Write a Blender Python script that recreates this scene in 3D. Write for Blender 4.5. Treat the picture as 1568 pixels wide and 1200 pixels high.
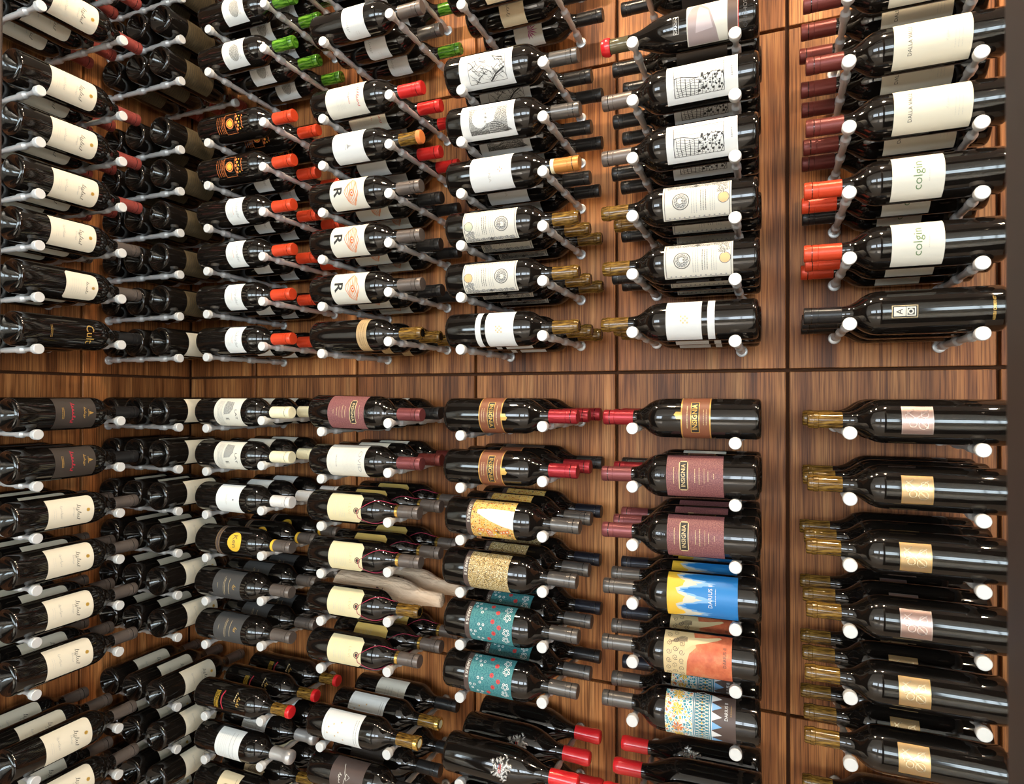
import bpy, bmesh, math, random
from mathutils import Matrix, Vector

for o in list(bpy.data.objects):
    bpy.data.objects.remove(o, do_unlink=True)
scene = bpy.context.scene
COL = scene.collection
PI = math.pi
random.seed(7)

# ------------------------------------------------------------------ camera, world, big lights, exposure
EYE = 1.55                      # camera height
CAM = Vector((0.0, -1.52, EYE))
YAW, PITCH, ROLL, FPX = 0.39235, 0.00774, -0.00183, 960.24
cam = bpy.data.cameras.new('camera')
cam.sensor_fit = 'HORIZONTAL'
cam.sensor_width = 36.0
cam.lens = FPX / 1568 * 36.0
cam.clip_start = 0.02
cam.dof.use_dof = True
cam.dof.focus_distance = 1.42
cam.dof.aperture_fstop = 8.0
camo = bpy.data.objects.new('camera', cam)
COL.objects.link(camo)
camo.matrix_world = (Matrix.Translation(CAM) @ Matrix.Rotation(YAW, 4, 'Z')
                     @ Matrix.Rotation(PI / 2 + PITCH, 4, 'X') @ Matrix.Rotation(-ROLL, 4, 'Z'))
scene.camera = camo

world = bpy.data.worlds.new('world')
scene.world = world
world.use_nodes = True
wb = world.node_tree.nodes['Background']
wb.inputs[0].default_value = (0.75, 0.87, 1.0, 1)
wb.inputs[1].default_value = 0.8

scene.view_settings.view_transform = 'Standard'
scene.view_settings.look = 'None'
scene.view_settings.exposure = -0.62
scene.view_settings.gamma = 1.0
scene.view_settings.use_curve_mapping = False

CEIL = 2.95
YWIN = -6.2                     # window wall of the room the doorway opens from
WINDOWS = [(-2.7, 2.2), (-0.1, 2.2), (2.4, 2.0)]   # centre x, width
WIN_Z0, WIN_Z1 = 1.25, 2.75
for wx, ww in WINDOWS:          # daylight entering through each window
    L = bpy.data.lights.new('window_daylight', 'AREA')
    L.shape = 'RECTANGLE'
    L.size = ww - 0.1
    L.size_y = WIN_Z1 - WIN_Z0 - 0.1
    L.energy = 235
    L.color = (0.80, 0.91, 1.0)
    lo = bpy.data.objects.new('window_daylight', L)
    COL.objects.link(lo)
    lo.location = (wx, YWIN - 0.02, (WIN_Z0 + WIN_Z1) / 2)
    lo.rotation_euler = (PI / 2, 0, 0)      # -Z axis turned to +Y

FILL_WIN = (-4.7, -1.9, 0.9, 2.7)   # y0, y1, z0, z1 of a side window added to brighten the left wall
L = bpy.data.lights.new('left_wall_fill', 'AREA')  # fill lamp for the left wall, set in the added side window
L.shape = 'RECTANGLE'
L.size = FILL_WIN[1] - FILL_WIN[0] - 0.1
L.size_y = FILL_WIN[3] - FILL_WIN[2] - 0.1
L.energy = 380
L.color = (0.90, 0.95, 1.0)
lo = bpy.data.objects.new('left_wall_fill', L)
COL.objects.link(lo)
lo.location = (3.62, (FILL_WIN[0] + FILL_WIN[1]) / 2, (FILL_WIN[2] + FILL_WIN[3]) / 2)
lo.rotation_euler = (PI / 2, 0, PI / 2)     # -Z axis turned to -X
sun = bpy.data.lights.new('sun', 'SUN')   # low sun through those windows onto the room's floor
sun.energy = 22
sun.angle = math.radians(0.6)
sun.color = (1.0, 0.93, 0.82)
suno = bpy.data.objects.new('sun', sun)
COL.objects.link(suno)
suno.rotation_euler = (math.radians(52), 0, math.radians(-12))

# ------------------------------------------------------------------ materials
MATS = {}


def nt(name):
    m = bpy.data.materials.new(name)
    m.use_nodes = True
    n = m.node_tree.nodes
    l = m.node_tree.links
    return m, n, l, n['Principled BSDF']


def mat(name, col, rough=0.5, metal=0.0, spec=0.5, coat=0.0, emit=None, bump=0.0):
    if name in MATS:
        return MATS[name]
    m, n, l, b = nt(name)
    b.inputs['Base Color'].default_value = (*col, 1)
    b.inputs['Roughness'].default_value = rough
    b.inputs['Metallic'].default_value = metal
    b.inputs['Specular IOR Level'].default_value = spec
    b.inputs['Coat Weight'].default_value = coat
    b.inputs['Coat Roughness'].default_value = 0.08
    if emit:
        b.inputs['Emission Color'].default_value = (*emit[0], 1)
        b.inputs['Emission Strength'].default_value = emit[1]
    if bump:
        t = n.new('ShaderNodeTexNoise')
        t.inputs['Scale'].default_value = 260
        t.inputs['Detail'].default_value = 3
        bp = n.new('ShaderNodeBump')
        bp.inputs['Strength'].default_value = bump
        bp.inputs['Distance'].default_value = 0.0006
        tc = n.new('ShaderNodeTexCoord')
        l.new(tc.outputs['Object'], t.inputs['Vector'])
        l.new(t.outputs['Fac'], bp.inputs['Height'])
        l.new(bp.outputs['Normal'], b.inputs['Normal'])
    MATS[name] = m
    return m


def ramp(n, stops, interp='LINEAR'):
    r = n.new('ShaderNodeValToRGB')
    r.color_ramp.interpolation = interp
    e = r.color_ramp.elements
    while len(e) < len(stops):
        e.new(0.5)
    for el, (p, c) in zip(e, stops):
        el.position = p
        el.color = (*c, 1)
    return r


def uvmap(n, l, sx, sy):
    u = n.new('ShaderNodeUVMap')
    u.uv_map = 'UV'
    mp = n.new('ShaderNodeMapping')
    mp.inputs['Scale'].default_value = (sx, sy, 1)
    l.new(u.outputs['UV'], mp.inputs['Vector'])
    return mp


def pat_noise(name, stops, sx=150, sy=150, detail=6, rough=0.55, interp='LINEAR', metal=0.0):
    m, n, l, b = nt(name)
    mp = uvmap(n, l, sx, sy)
    t = n.new('ShaderNodeTexNoise')
    t.inputs['Scale'].default_value = 1.0
    t.inputs['Detail'].default_value = detail
    t.inputs['Roughness'].default_value = 0.65
    l.new(mp.outputs['Vector'], t.inputs['Vector'])
    r = ramp(n, stops, interp)
    l.new(t.outputs['Fac'], r.inputs['Fac'])
    l.new(r.outputs['Color'], b.inputs['Base Color'])
    b.inputs['Roughness'].default_value = rough
    b.inputs['Metallic'].default_value = metal
    MATS[name] = m
    return m


def pat_cells(name, stops, edge, scale=120, edge_w=0.08, rough=0.5, sy=None, metal=0.0, rand=1.0):
    """coloured Voronoi cells with an outline colour"""
    m, n, l, b = nt(name)
    mp = uvmap(n, l, scale, sy or scale)
    v = n.new('ShaderNodeTexVoronoi')
    v.inputs['Scale'].default_value = 1.0
    v.inputs['Randomness'].default_value = rand
    l.new(mp.outputs['Vector'], v.inputs['Vector'])
    d = n.new('ShaderNodeTexVoronoi')
    d.feature = 'DISTANCE_TO_EDGE'
    d.inputs['Scale'].default_value = 1.0
    d.inputs['Randomness'].default_value = rand
    l.new(mp.outputs['Vector'], d.inputs['Vector'])
    r = ramp(n, stops, 'CONSTANT')
    sep = n.new('ShaderNodeSeparateColor')
    l.new(v.outputs['Color'], sep.inputs['Color'])
    l.new(sep.outputs['Red'], r.inputs['Fac'])
    mth = n.new('ShaderNodeMath')
    mth.operation = 'LESS_THAN'
    mth.inputs[1].default_value = edge_w
    l.new(d.outputs['Distance'], mth.inputs[0])
    mx = n.new('ShaderNodeMix')
    mx.data_type = 'RGBA'
    mx.inputs[7].default_value = (*edge, 1)
    l.new(mth.outputs[0], mx.inputs[0])
    l.new(r.outputs['Color'], mx.inputs[6])
    l.new(mx.outputs[2], b.inputs['Base Color'])
    b.inputs['Roughness'].default_value = rough
    b.inputs['Metallic'].default_value = metal
    MATS[name] = m
    return m


def wood_material():
    m, n, l, b = nt('walnut')
    tc = n.new('ShaderNodeTexCoord')
    oi = n.new('ShaderNodeObjectInfo')
    mul = n.new('ShaderNodeMath')
    mul.operation = 'MULTIPLY'
    mul.inputs[1].default_value = 37.0
    l.new(oi.outputs['Random'], mul.inputs[0])
    comb = n.new('ShaderNodeCombineXYZ')
    for i in range(3):
        l.new(mul.outputs[0], comb.inputs[i])
    add = n.new('ShaderNodeVectorMath')
    add.operation = 'ADD'
    l.new(tc.outputs['Object'], add.inputs[0])
    l.new(comb.outputs[0], add.inputs[1])
    # broad figure, stretched along the grain (local Z)
    mp = n.new('ShaderNodeMapping')
    mp.inputs['Scale'].default_value = (26, 26, 1.6)
    l.new(add.outputs[0], mp.inputs['Vector'])
    t1 = n.new('ShaderNodeTexNoise')
    t1.inputs['Scale'].default_value = 1.0
    t1.inputs['Detail'].default_value = 5
    t1.inputs['Distortion'].default_value = 0.6
    l.new(mp.outputs[0], t1.inputs['Vector'])
    r1 = ramp(n, [(0.28, (0.12, 0.038, 0.011)), (0.44, (0.29, 0.100, 0.029)), (0.58, (0.43, 0.165, 0.050)), (0.75, (0.58, 0.270, 0.095))])
    l.new(t1.outputs['Fac'], r1.inputs['Fac'])
    # fine dark pores
    mp2 = n.new('ShaderNodeMapping')
    mp2.inputs['Scale'].default_value = (330, 330, 7)
    l.new(add.outputs[0], mp2.inputs['Vector'])
    t2 = n.new('ShaderNodeTexNoise')
    t2.inputs['Scale'].default_value = 1.0
    t2.inputs['Detail'].default_value = 3
    l.new(mp2.outputs[0], t2.inputs['Vector'])
    r2 = ramp(n, [(0.36, (0.30, 0.26, 0.24)), (0.58, (1, 1, 1))])
    l.new(t2.outputs['Fac'], r2.inputs['Fac'])
    mx = n.new('ShaderNodeMix')
    mx.data_type = 'RGBA'
    mx.blend_type = 'MULTIPLY'
    mx.inputs[0].default_value = 0.85
    l.new(r1.outputs['Color'], mx.inputs[6])
    l.new(r2.outputs['Color'], mx.inputs[7])
    hsv = n.new('ShaderNodeHueSaturation')
    mr = n.new('ShaderNodeMapRange')
    mr.inputs[3].default_value = 0.82
    mr.inputs[4].default_value = 1.18
    l.new(oi.outputs['Random'], mr.inputs[0])
    l.new(mr.outputs[0], hsv.inputs['Value'])
    l.new(mx.outputs[2], hsv.inputs['Color'])
    l.new(hsv.outputs['Color'], b.inputs['Base Color'])
    b.inputs['Roughness'].default_value = 0.46
    b.inputs['Specular IOR Level'].default_value = 0.22
    bp = n.new('ShaderNodeBump')
    bp.inputs['Strength'].default_value = 0.12
    bp.inputs['Distance'].default_value = 0.0008
    l.new(t2.outputs['Fac'], bp.inputs['Height'])
    l.new(bp.outputs['Normal'], b.inputs['Normal'])
    MATS['walnut'] = m
    return m


def plaster(name, col, rough=0.85):
    m, n, l, b = nt(name)
    tc = n.new('ShaderNodeTexCoord')
    t = n.new('ShaderNodeTexNoise')
    t.inputs['Scale'].default_value = 6
    t.inputs['Detail'].default_value = 4
    l.new(tc.outputs['Object'], t.inputs['Vector'])
    r = ramp(n, [(0.3, tuple(c * 0.93 for c in col)), (0.7, col)])
    l.new(t.outputs['Fac'], r.inputs['Fac'])
    l.new(r.outputs['Color'], b.inputs['Base Color'])
    b.inputs['Roughness'].default_value = rough
    return m


def clear_glass():
    m = bpy.data.materials.new('clear_glass')
    m.use_nodes = True
    n, l = m.node_tree.nodes, m.node_tree.links
    n.clear()
    out = n.new('ShaderNodeOutputMaterial')
    tr = n.new('ShaderNodeBsdfTransparent')
    tr.inputs[0].default_value = (0.95, 0.97, 0.96, 1)
    gl = n.new('ShaderNodeBsdfGlossy')
    gl.inputs['Roughness'].default_value = 0.02
    fr = n.new('ShaderNodeFresnel')
    mx = n.new('ShaderNodeMixShader')
    l.new(fr.outputs[0], mx.inputs[0])
    l.new(tr.outputs[0], mx.inputs[1])
    l.new(gl.outputs[0], mx.inputs[2])
    l.new(mx.outputs[0], out.inputs['Surface'])
    return m


def bottle_glass():
    m, n, l, b = nt('bottle_glass')
    b.inputs['Base Color'].default_value = (0.0065, 0.0050, 0.0040, 1)
    b.inputs['Specular IOR Level'].default_value = 0.62
    tc = n.new('ShaderNodeTexCoord')
    t = n.new('ShaderNodeTexNoise')
    t.inputs['Scale'].default_value = 35
    l.new(tc.outputs['Object'], t.inputs['Vector'])
    r = n.new('ShaderNodeMapRange')
    r.inputs[3].default_value = 0.03
    r.inputs[4].default_value = 0.10
    l.new(t.outputs['Fac'], r.inputs[0])
    l.new(r.outputs[0], b.inputs['Roughness'])
    bp = n.new('ShaderNodeBump')
    bp.inputs['Strength'].default_value = 0.05
    bp.inputs['Distance'].default_value = 0.0015
    l.new(t.outputs['Fac'], bp.inputs['Height'])
    l.new(bp.outputs['Normal'], b.inputs['Normal'])
    MATS['bottle_glass'] = m
    return m


WOOD = wood_material()
GLASS = bottle_glass()
PANE = clear_glass()
GROOVE = mat('groove_backing', (0.060, 0.024, 0.011), 0.8, spec=0.1)
ALU = mat('brushed_aluminium', (0.66, 0.65, 0.63), 0.38, 0.40)
ALUCAP = mat('aluminium_cap', (0.66, 0.66, 0.64), 0.45, 0.2)
BRONZE = mat('bronze_frame', (0.055, 0.042, 0.035), 0.45, 0.4)
# papers and inks
CREAM = mat('paper_cream', (0.74, 0.67, 0.52), 0.6)
WHITE = mat('paper_white', (0.73, 0.73, 0.70), 0.6)
IVORY = mat('paper_ivory', (0.71, 0.67, 0.57), 0.6)
TAGP = mat('paper_tag', (0.74, 0.64, 0.38), 0.6)
TAGY = mat('paper_tag_yellow', (0.72, 0.50, 0.14), 0.6)
BEIGE = mat('paper_beige', (0.72, 0.58, 0.36), 0.6)
BLACKINK = mat('ink_black', (0.02, 0.018, 0.016), 0.5)
GREYINK = mat('ink_grey', (0.34, 0.33, 0.31), 0.6)
PALEINK = mat('ink_pale', (0.56, 0.53, 0.46), 0.6)
REDINK = mat('ink_red', (0.55, 0.05, 0.04), 0.5)
ORANGEINK = mat('ink_orange', (0.72, 0.20, 0.05), 0.5)
GOLD = mat('ink_gold', (0.72, 0.45, 0.12), 0.3, 0.6)
YELLOW = mat('ink_yellow', (0.80, 0.48, 0.04), 0.5)
CRIMSON = mat('ink_crimson', (0.42, 0.02, 0.04), 0.5)
GREENINK = mat('ink_green', (0.12, 0.20, 0.08), 0.5)
CHAR = mat('label_charcoal', (0.055, 0.052, 0.050), 0.55)
BROWNL = mat('label_brown', (0.085, 0.055, 0.045), 0.5)
DARKL = mat('label_dark', (0.040, 0.030, 0.024), 0.5)
BANDL = mat('label_russet', (0.22, 0.075, 0.035), 0.45)
PINKFOIL = mat('label_rose_metal', (0.52, 0.36, 0.32), 0.32, 0.85)
GOLDFOIL = mat('label_gold_metal', (0.62, 0.44, 0.24), 0.34, 0.85)
SILVER = mat('pewter', (0.58, 0.57, 0.54), 0.35, 0.8)
BLUE = mat('ink_blue', (0.015, 0.19, 0.50), 0.45)
LBLUE = mat('ink_light_blue', (0.20, 0.42, 0.68), 0.45)
PURPLE = mat('ink_magenta', (0.36, 0.03, 0.16), 0.5)
PHOTO = mat('ink_taupe', (0.36, 0.28, 0.27), 0.4)
SAND = mat('ink_sand', (0.66, 0.50, 0.26), 0.5)
RUST = pat_noise('ink_rust', [(0.3, (0.42, 0.07, 0.03)), (0.5, (0.62, 0.15, 0.06)), (0.7, (0.68, 0.32, 0.14))], 25, 25)
MOTTLE = pat_noise('label_burgundy', [(0.30, (0.11, 0.035, 0.045)), (0.5, (0.22, 0.075, 0.075)), (0.72, (0.36, 0.16, 0.13))], 420, 420, 4)
TEAL = pat_noise('label_teal', [(0.32, (0.012, 0.085, 0.105)), (0.46, (0.032, 0.185, 0.205)), (0.60, (0.085, 0.27, 0.26)), (0.72, (0.018, 0.10, 0.12))], 300, 300, 5)
GOLDPAT = pat_cells('label_gold_pattern', [(0, (0.72, 0.55, 0.26)), (0.4, (0.78, 0.66, 0.40)), (0.7, (0.60, 0.42, 0.16))], (0.16, 0.10, 0.03), 330, 0.10)
GOLDFLO = pat_cells('label_gold_floral', [(0, (0.66, 0.32, 0.03)), (0.3, (0.74, 0.50, 0.14)), (0.5, (0.52, 0.15, 0.02)), (0.7, (0.70, 0.38, 0.05)), (0.88, (0.22, 0.11, 0.03))], (0.74, 0.52, 0.18), 210, 0.10)
MOSAIC = pat_cells('label_mosaic', [(0, (0.03, 0.26, 0.33)), (0.28, (0.72, 0.48, 0.10)), (0.48, (0.60, 0.17, 0.05)), (0.62, (0.05, 0.36, 0.44)), (0.8, (0.80, 0.58, 0.22))], (0.86, 0.84, 0.74), 190, 0.09)
ENGRAVE = pat_cells('ink_engraving', [(0, (0.80, 0.79, 0.74)), (0.45, (0.72, 0.71, 0.66)), (0.72, (0.40, 0.39, 0.37)), (0.88, (0.08, 0.08, 0.08))], (0.04, 0.04, 0.04), 260, 0.10, sy=330)
FINEENG = pat_noise('ink_fine_engraving', [(0.42, (0.04, 0.04, 0.04)), (0.50, (0.28, 0.27, 0.25)), (0.58, (0.70, 0.69, 0.62))], 620, 620, 3)
SEPIA = pat_noise('ink_sepia', [(0.38, (0.10, 0.07, 0.04)), (0.5, (0.38, 0.28, 0.15)), (0.6, (0.72, 0.60, 0.40))], 420, 420, 3)
STRIPED = pat_noise('label_gold_stripes', [(0.35, (0.32, 0.19, 0.07)), (0.65, (0.66, 0.46, 0.24))], 20, 900, 3, 0.4)
TANDARK = pat_noise('label_dull_tan', [(0.35, (0.05, 0.034, 0.016)), (0.65, (0.12, 0.085, 0.04))], 40, 500, 3)
PAPERWRAP = pat_noise('wrapping_paper', [(0.30, (0.66, 0.46, 0.30)), (0.7, (0.84, 0.64, 0.46))], 22, 12, 5, 0.8)
_n, _l = PAPERWRAP.node_tree.nodes, PAPERWRAP.node_tree.links
_tc = _n.new('ShaderNodeTexCoord')
_mp = _n.new('ShaderNodeMapping')
_mp.inputs['Scale'].default_value = (18, 70, 70)
_mp.inputs['Rotation'].default_value = (0, 0.3, 0.5)
_t = _n.new('ShaderNodeTexNoise')
_t.inputs['Scale'].default_value = 1.0
_t.inputs['Detail'].default_value = 3
_t.inputs['Distortion'].default_value = 1.5
_b = _n.new('ShaderNodeBump')
_b.inputs['Strength'].default_value = 0.9
_b.inputs['Distance'].default_value = 0.006
_l.new(_tc.outputs['Object'], _mp.inputs['Vector'])
_l.new(_mp.outputs[0], _t.inputs['Vector'])
_l.new(_t.outputs['Fac'], _b.inputs['Height'])
_l.new(_b.outputs['Normal'], _n['Principled BSDF'].inputs['Normal'])
# capsules
FOILS = {
    'charcoal': mat('foil_charcoal', (0.125, 0.115, 0.105), 0.30, 0.6),
    'black': mat('foil_black', (0.018, 0.017, 0.017), 0.30, 0.3),
    'dustyred': mat('foil_dusty_red', (0.30, 0.060, 0.048), 0.38, 0.35),
    'maroon': mat('foil_maroon', (0.145, 0.026, 0.020), 0.38, 0.35),
    'scarlet': mat('foil_scarlet', (0.68, 0.060, 0.018), 0.33, 0.2),
    'red': mat('foil_red', (0.62, 0.020, 0.018), 0.33, 0.2),
    'cherry': mat('foil_cherry', (0.34, 0.020, 0.028), 0.30, 0.45),
    'rosewood': mat('foil_rosewood', (0.21, 0.055, 0.055), 0.36, 0.4),
    'green': pat_noise('foil_green', [(0.35, (0.012, 0.05, 0.004)), (0.5, (0.05, 0.17, 0.010)), (0.65, (0.17, 0.36, 0.04))], 90, 25, 2, 0.12),
    'cream': mat('foil_cream', (0.84, 0.77, 0.52), 0.45),
    'white': mat('foil_white', (0.74, 0.70, 0.66), 0.42, 0.1),
    'navy': mat('foil_navy', (0.014, 0.016, 0.025), 0.32, 0.4),
    'umber': mat('foil_umber', (0.150, 0.122, 0.105), 0.36, 0.45),
    'tan': mat('foil_tan', (0.58, 0.24, 0.055), 0.35, 0.4),
    'silver': mat('foil_silver', (0.58, 0.56, 0.54), 0.33, 0.6),
}
AMBER = pat_noise('amber_neck', [(0.34, (0.020, 0.011, 0.004)), (0.50, (0.12, 0.060, 0.010)), (0.64, (0.30, 0.17, 0.032))], 110, 28, 2, 0.14)
CORK = mat('cork', (0.62, 0.42, 0.22), 0.8)
WAX = mat('red_wax', (0.66, 0.018, 0.022), 0.22, 0.0, 0.5, 0.3)
GOLDRING = mat('gold_ring', (0.80, 0.52, 0.14), 0.2, 0.9)
STRING = mat('red_string', (0.36, 0.02, 0.06), 0.6)


# ------------------------------------------------------------------ mesh helpers
def mesh_obj(name, me, parent=None, mx=None):
    o = bpy.data.objects.new(name, me)
    COL.objects.link(o)
    if parent is not None:
        o.parent = parent
    if mx is not None:
        o.matrix_basis = mx
    return o


def bm_mesh(name, bm, mats, smooth=False):
    me = bpy.data.meshes.new(name)
    bm.normal_update()
    bm.to_mesh(me)
    bm.free()
    for m in (mats if isinstance(mats, (list, tuple)) else [mats]):
        me.materials.append(m)
    if smooth:
        for p in me.polygons:
            p.use_smooth = True
    return me


def add_box(bm, x0, x1, y0, y1, z0, z1):
    vs = [bm.verts.new((x, y, z)) for x in (x0, x1) for y in (y0, y1) for z in (z0, z1)]
    for f in ((0, 1, 3, 2), (4, 6, 7, 5), (0, 4, 5, 1), (2, 3, 7, 6), (0, 2, 6, 4), (1, 5, 7, 3)):
        bm.faces.new([vs[i] for i in f])


def box_mesh(name, size, m, bevel=0.0):
    bm = bmesh.new()
    x, y, z = (s / 2 for s in size)
    add_box(bm, -x, x, -y, y, -z, z)
    if bevel:
        bmesh.ops.bevel(bm, geom=bm.edges[:], offset=bevel, segments=1, affect='EDGES')
    return bm_mesh(name, bm, m)


def box(name, x0, x1, y0, y1, z0, z1, m, parent=None, kind=None, bevel=0.0):
    me = box_mesh(name, (x1 - x0, y1 - y0, z1 - z0), m, bevel)
    o = mesh_obj(name, me)
    o.location = ((x0 + x1) / 2, (y0 + y1) / 2, (z0 + z1) / 2)
    if parent is not None:
        o.parent = parent
        o.location = o.location - parent.location
    if kind:
        o['kind'] = kind
    return o


def lathe_mesh(name, prof, m, seg=36, axis='X', smooth=True, wob=0.0, sharp=40):
    """prof: list of (a, r); revolve about local X (or Z)"""
    bm = bmesh.new()
    rings = []
    for a, r in prof:
        if r < 1e-6:
            rings.append([bm.verts.new((a, 0, 0))])
        else:
            ring = []
            for k in range(seg):
                t = 2 * PI * k / seg
                rr = r * (1 + wob * (math.sin(5 * t + a * 90) + 0.6 * math.sin(9 * t - a * 150)))
                ring.append(bm.verts.new((a, rr * math.cos(t), rr * math.sin(t))))
            rings.append(ring)
    for A, B in zip(rings, rings[1:]):
        if len(A) == 1 and len(B) == 1:
            continue
        for k in range(seg):
            k2 = (k + 1) % seg
            if len(A) == 1:
                bm.faces.new((A[0], B[k2], B[k]))
            elif len(B) == 1:
                bm.faces.new((A[k], A[k2], B[0]))
            else:
                bm.faces.new((A[k], A[k2], B[k2], B[k]))
    if axis == 'Z':
        bmesh.ops.rotate(bm, verts=bm.verts, cent=(0, 0, 0), matrix=Matrix.Rotation(-PI / 2, 3, 'Y'))
    bmesh.ops.recalc_face_normals(bm, faces=bm.faces)
    uv = bm.loops.layers.uv.new('UV')
    for f in bm.faces:
        for lp in f.loops:
            c = lp.vert.co
            lp[uv].uv = (math.atan2(c.z, c.y) * 0.03, c.x)
    me = bm_mesh(name, bm, m, smooth)
    if smooth and sharp:
        me.set_sharp_from_angle(angle=math.radians(sharp))
    return me


# ------------------------------------------------------------------ the setting
XL = -1.787                    # left wall plane
ZG = EYE + 0.06055             # long horizontal groove
RACKH = 5 * 0.11468 + 0.18956
XR = 1.20                      # right wall
YF = -1.05                     # plane of the doorway
GAP = 0.0075


def structure(o):
    o['kind'] = 'structure'
    return o


def plane_box(name, *a, **k):
    return structure(box(name, *a, **k))


plane_box('floor', -4.2, 3.6, YWIN, 0.2, -0.06, 0.0, plaster('limestone_floor', (0.52, 0.43, 0.34), 0.35))
plane_box('ceiling', -4.2, 3.6, YWIN, 0.2, CEIL, CEIL + 0.06, plaster('ceiling_paint', (0.62, 0.58, 0.52)))
wall_back = plane_box('wall_back', XL - 0.15, XR + 0.15, 0.018, 0.12, 0.0, CEIL, GROOVE)
wall_left = plane_box('wall_left', XL - 0.12, XL - 0.018, YF, 0.018, 0.0, CEIL, GROOVE)
wall_right = plane_box('wall_right', XR + 0.018, XR + 0.12, YF, 0.018, 0.0, CEIL, GROOVE)

zs = [0.02, ZG - 2 * RACKH, ZG - RACKH, ZG, ZG + RACKH, CEIL - 0.01]
zs = [z for z in zs if z >= 0.02]
zs = sorted(set(zs))


def panels(parent, edges, place):
    for (e0, e1) in zip(edges, edges[1:]):
        for z0, z1 in zip(zs, zs[1:]):
            place(parent, e0 + GAP / 2, e1 - GAP / 2, z0 + GAP / 2, z1 - GAP / 2)


def pb(par, a, b, z0, z1):
    box('panel', a, b, 0.0, 0.017, z0, z1, WOOD, par, bevel=0.0012)


def pl(par, a, b, z0, z1):
    box('panel', XL - 0.017, XL, -b, -a, z0, z1, WOOD, par, bevel=0.0012)


def pr(par, a, b, z0, z1):
    box('panel', XR, XR + 0.017, -b, -a, z0, z1, WOOD, par, bevel=0.0012)


SX, SP = -1.50329, 0.3841
panels(wall_back, [XL] + [SX + SP * i for i in range(8)] + [XR + 0.0], pb)
panels(wall_left, [0.0, 0.3573, 0.3573 + SP, -YF], pl)
panels(wall_right, [0.0, 0.3573, 0.3573 + SP, -YF], pr)

# doorway the picture is taken through: bronze posts, head rail, fixed glass either side
DX0, DX1 = -0.871, 0.132
for n, (a, b) in enumerate([(DX0 - 0.06, DX0), (DX1, DX1 + 0.07), (XL - 0.02, XL + 0.03), (XR - 0.03, XR + 0.02)]):
    plane_box('trim_%d' % (n + 1), a, b, YF - 0.05, YF, 0.0, CEIL, BRONZE, bevel=0.003)
plane_box('trim_5', DX0, DX1, YF - 0.05, YF, 2.62, 2.70, BRONZE, bevel=0.003)
for n, (a, b, z0, z1) in enumerate([(XL + 0.03, DX0 - 0.06, 0.0, CEIL), (DX1 + 0.07, XR - 0.03, 0.0, CEIL), (DX0, DX1, 2.70, CEIL)]):
    plane_box('window_%d' % (n + 1), a, b, YF - 0.031, YF - 0.019, z0, z1, PANE)

# the room behind the camera, seen only as reflections in the bottles
PLA = plaster('room_paint', (0.66, 0.60, 0.52))
plane_box('wall_room_left', -4.3, -4.2, YWIN, 0.2, 0.0, CEIL, PLA)
bm = bmesh.new()
wy0, wy1, wz0, wz1 = FILL_WIN  # opening cut for the added fill window
add_box(bm, 3.6, 3.7, YWIN, 0.2, 0.0, wz0)
add_box(bm, 3.6, 3.7, YWIN, 0.2, wz1, CEIL)
add_box(bm, 3.6, 3.7, YWIN, wy0, wz0, wz1)
add_box(bm, 3.6, 3.7, wy1, 0.2, wz0, wz1)
structure(mesh_obj('wall_room_right', bm_mesh('wall_room_right', bm, PLA)))
bm = bmesh.new()
for t in (0, 0.25, 0.5, 0.75, 1):
    c = wy0 + (wy1 - wy0) * t
    add_box(bm, 3.55, 3.6, c - 0.03, c + 0.03, wz0, wz1)
for t in (0, 0.5, 1):
    c = wz0 + (wz1 - wz0) * t
    add_box(bm, 3.55, 3.6, wy0, wy1, c - 0.03, c + 0.03)
structure(mesh_obj('window_7', bm_mesh('window_frame', bm, BRONZE)))  # frame of the added fill window
plane_box('wall_front_left', -4.2, XL - 0.02, YF - 0.05, YF, 0.0, CEIL, PLA)
plane_box('wall_front_right', XR + 0.02, 3.6, YF - 0.05, YF, 0.0, CEIL, PLA)
bm = bmesh.new()
add_box(bm, -4.2, 3.6, YWIN - 0.1, YWIN, 0.0, WIN_Z0)
add_box(bm, -4.2, 3.6, YWIN - 0.1, YWIN, WIN_Z1, CEIL)
xs = [-4.2] + [v for wx, ww in WINDOWS for v in (wx - ww / 2, wx + ww / 2)] + [3.6]
for a, b in zip(xs[::2], xs[1::2]):
    add_box(bm, a, b, YWIN - 0.1, YWIN, WIN_Z0, WIN_Z1)
structure(mesh_obj('wall_room_windows', bm_mesh('wall_room_windows', bm, PLA)))
for n, (wx, ww) in enumerate(WINDOWS):
    bm = bmesh.new()
    a, b = wx - ww / 2, wx + ww / 2
    for t in (0, 1 / 3, 2 / 3, 1):
        c = a + (b - a) * t
        add_box(bm, c - 0.03, c + 0.03, YWIN + 0.0, YWIN + 0.05, WIN_Z0, WIN_Z1)
    for t in (0, 0.5, 1):
        c = WIN_Z0 + (WIN_Z1 - WIN_Z0) * t
        add_box(bm, a, b, YWIN + 0.0, YWIN + 0.05, c - 0.03, c + 0.03)
    structure(mesh_obj('window_%d' % (n + 4), bm_mesh('window_frame', bm, BRONZE)))


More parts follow.
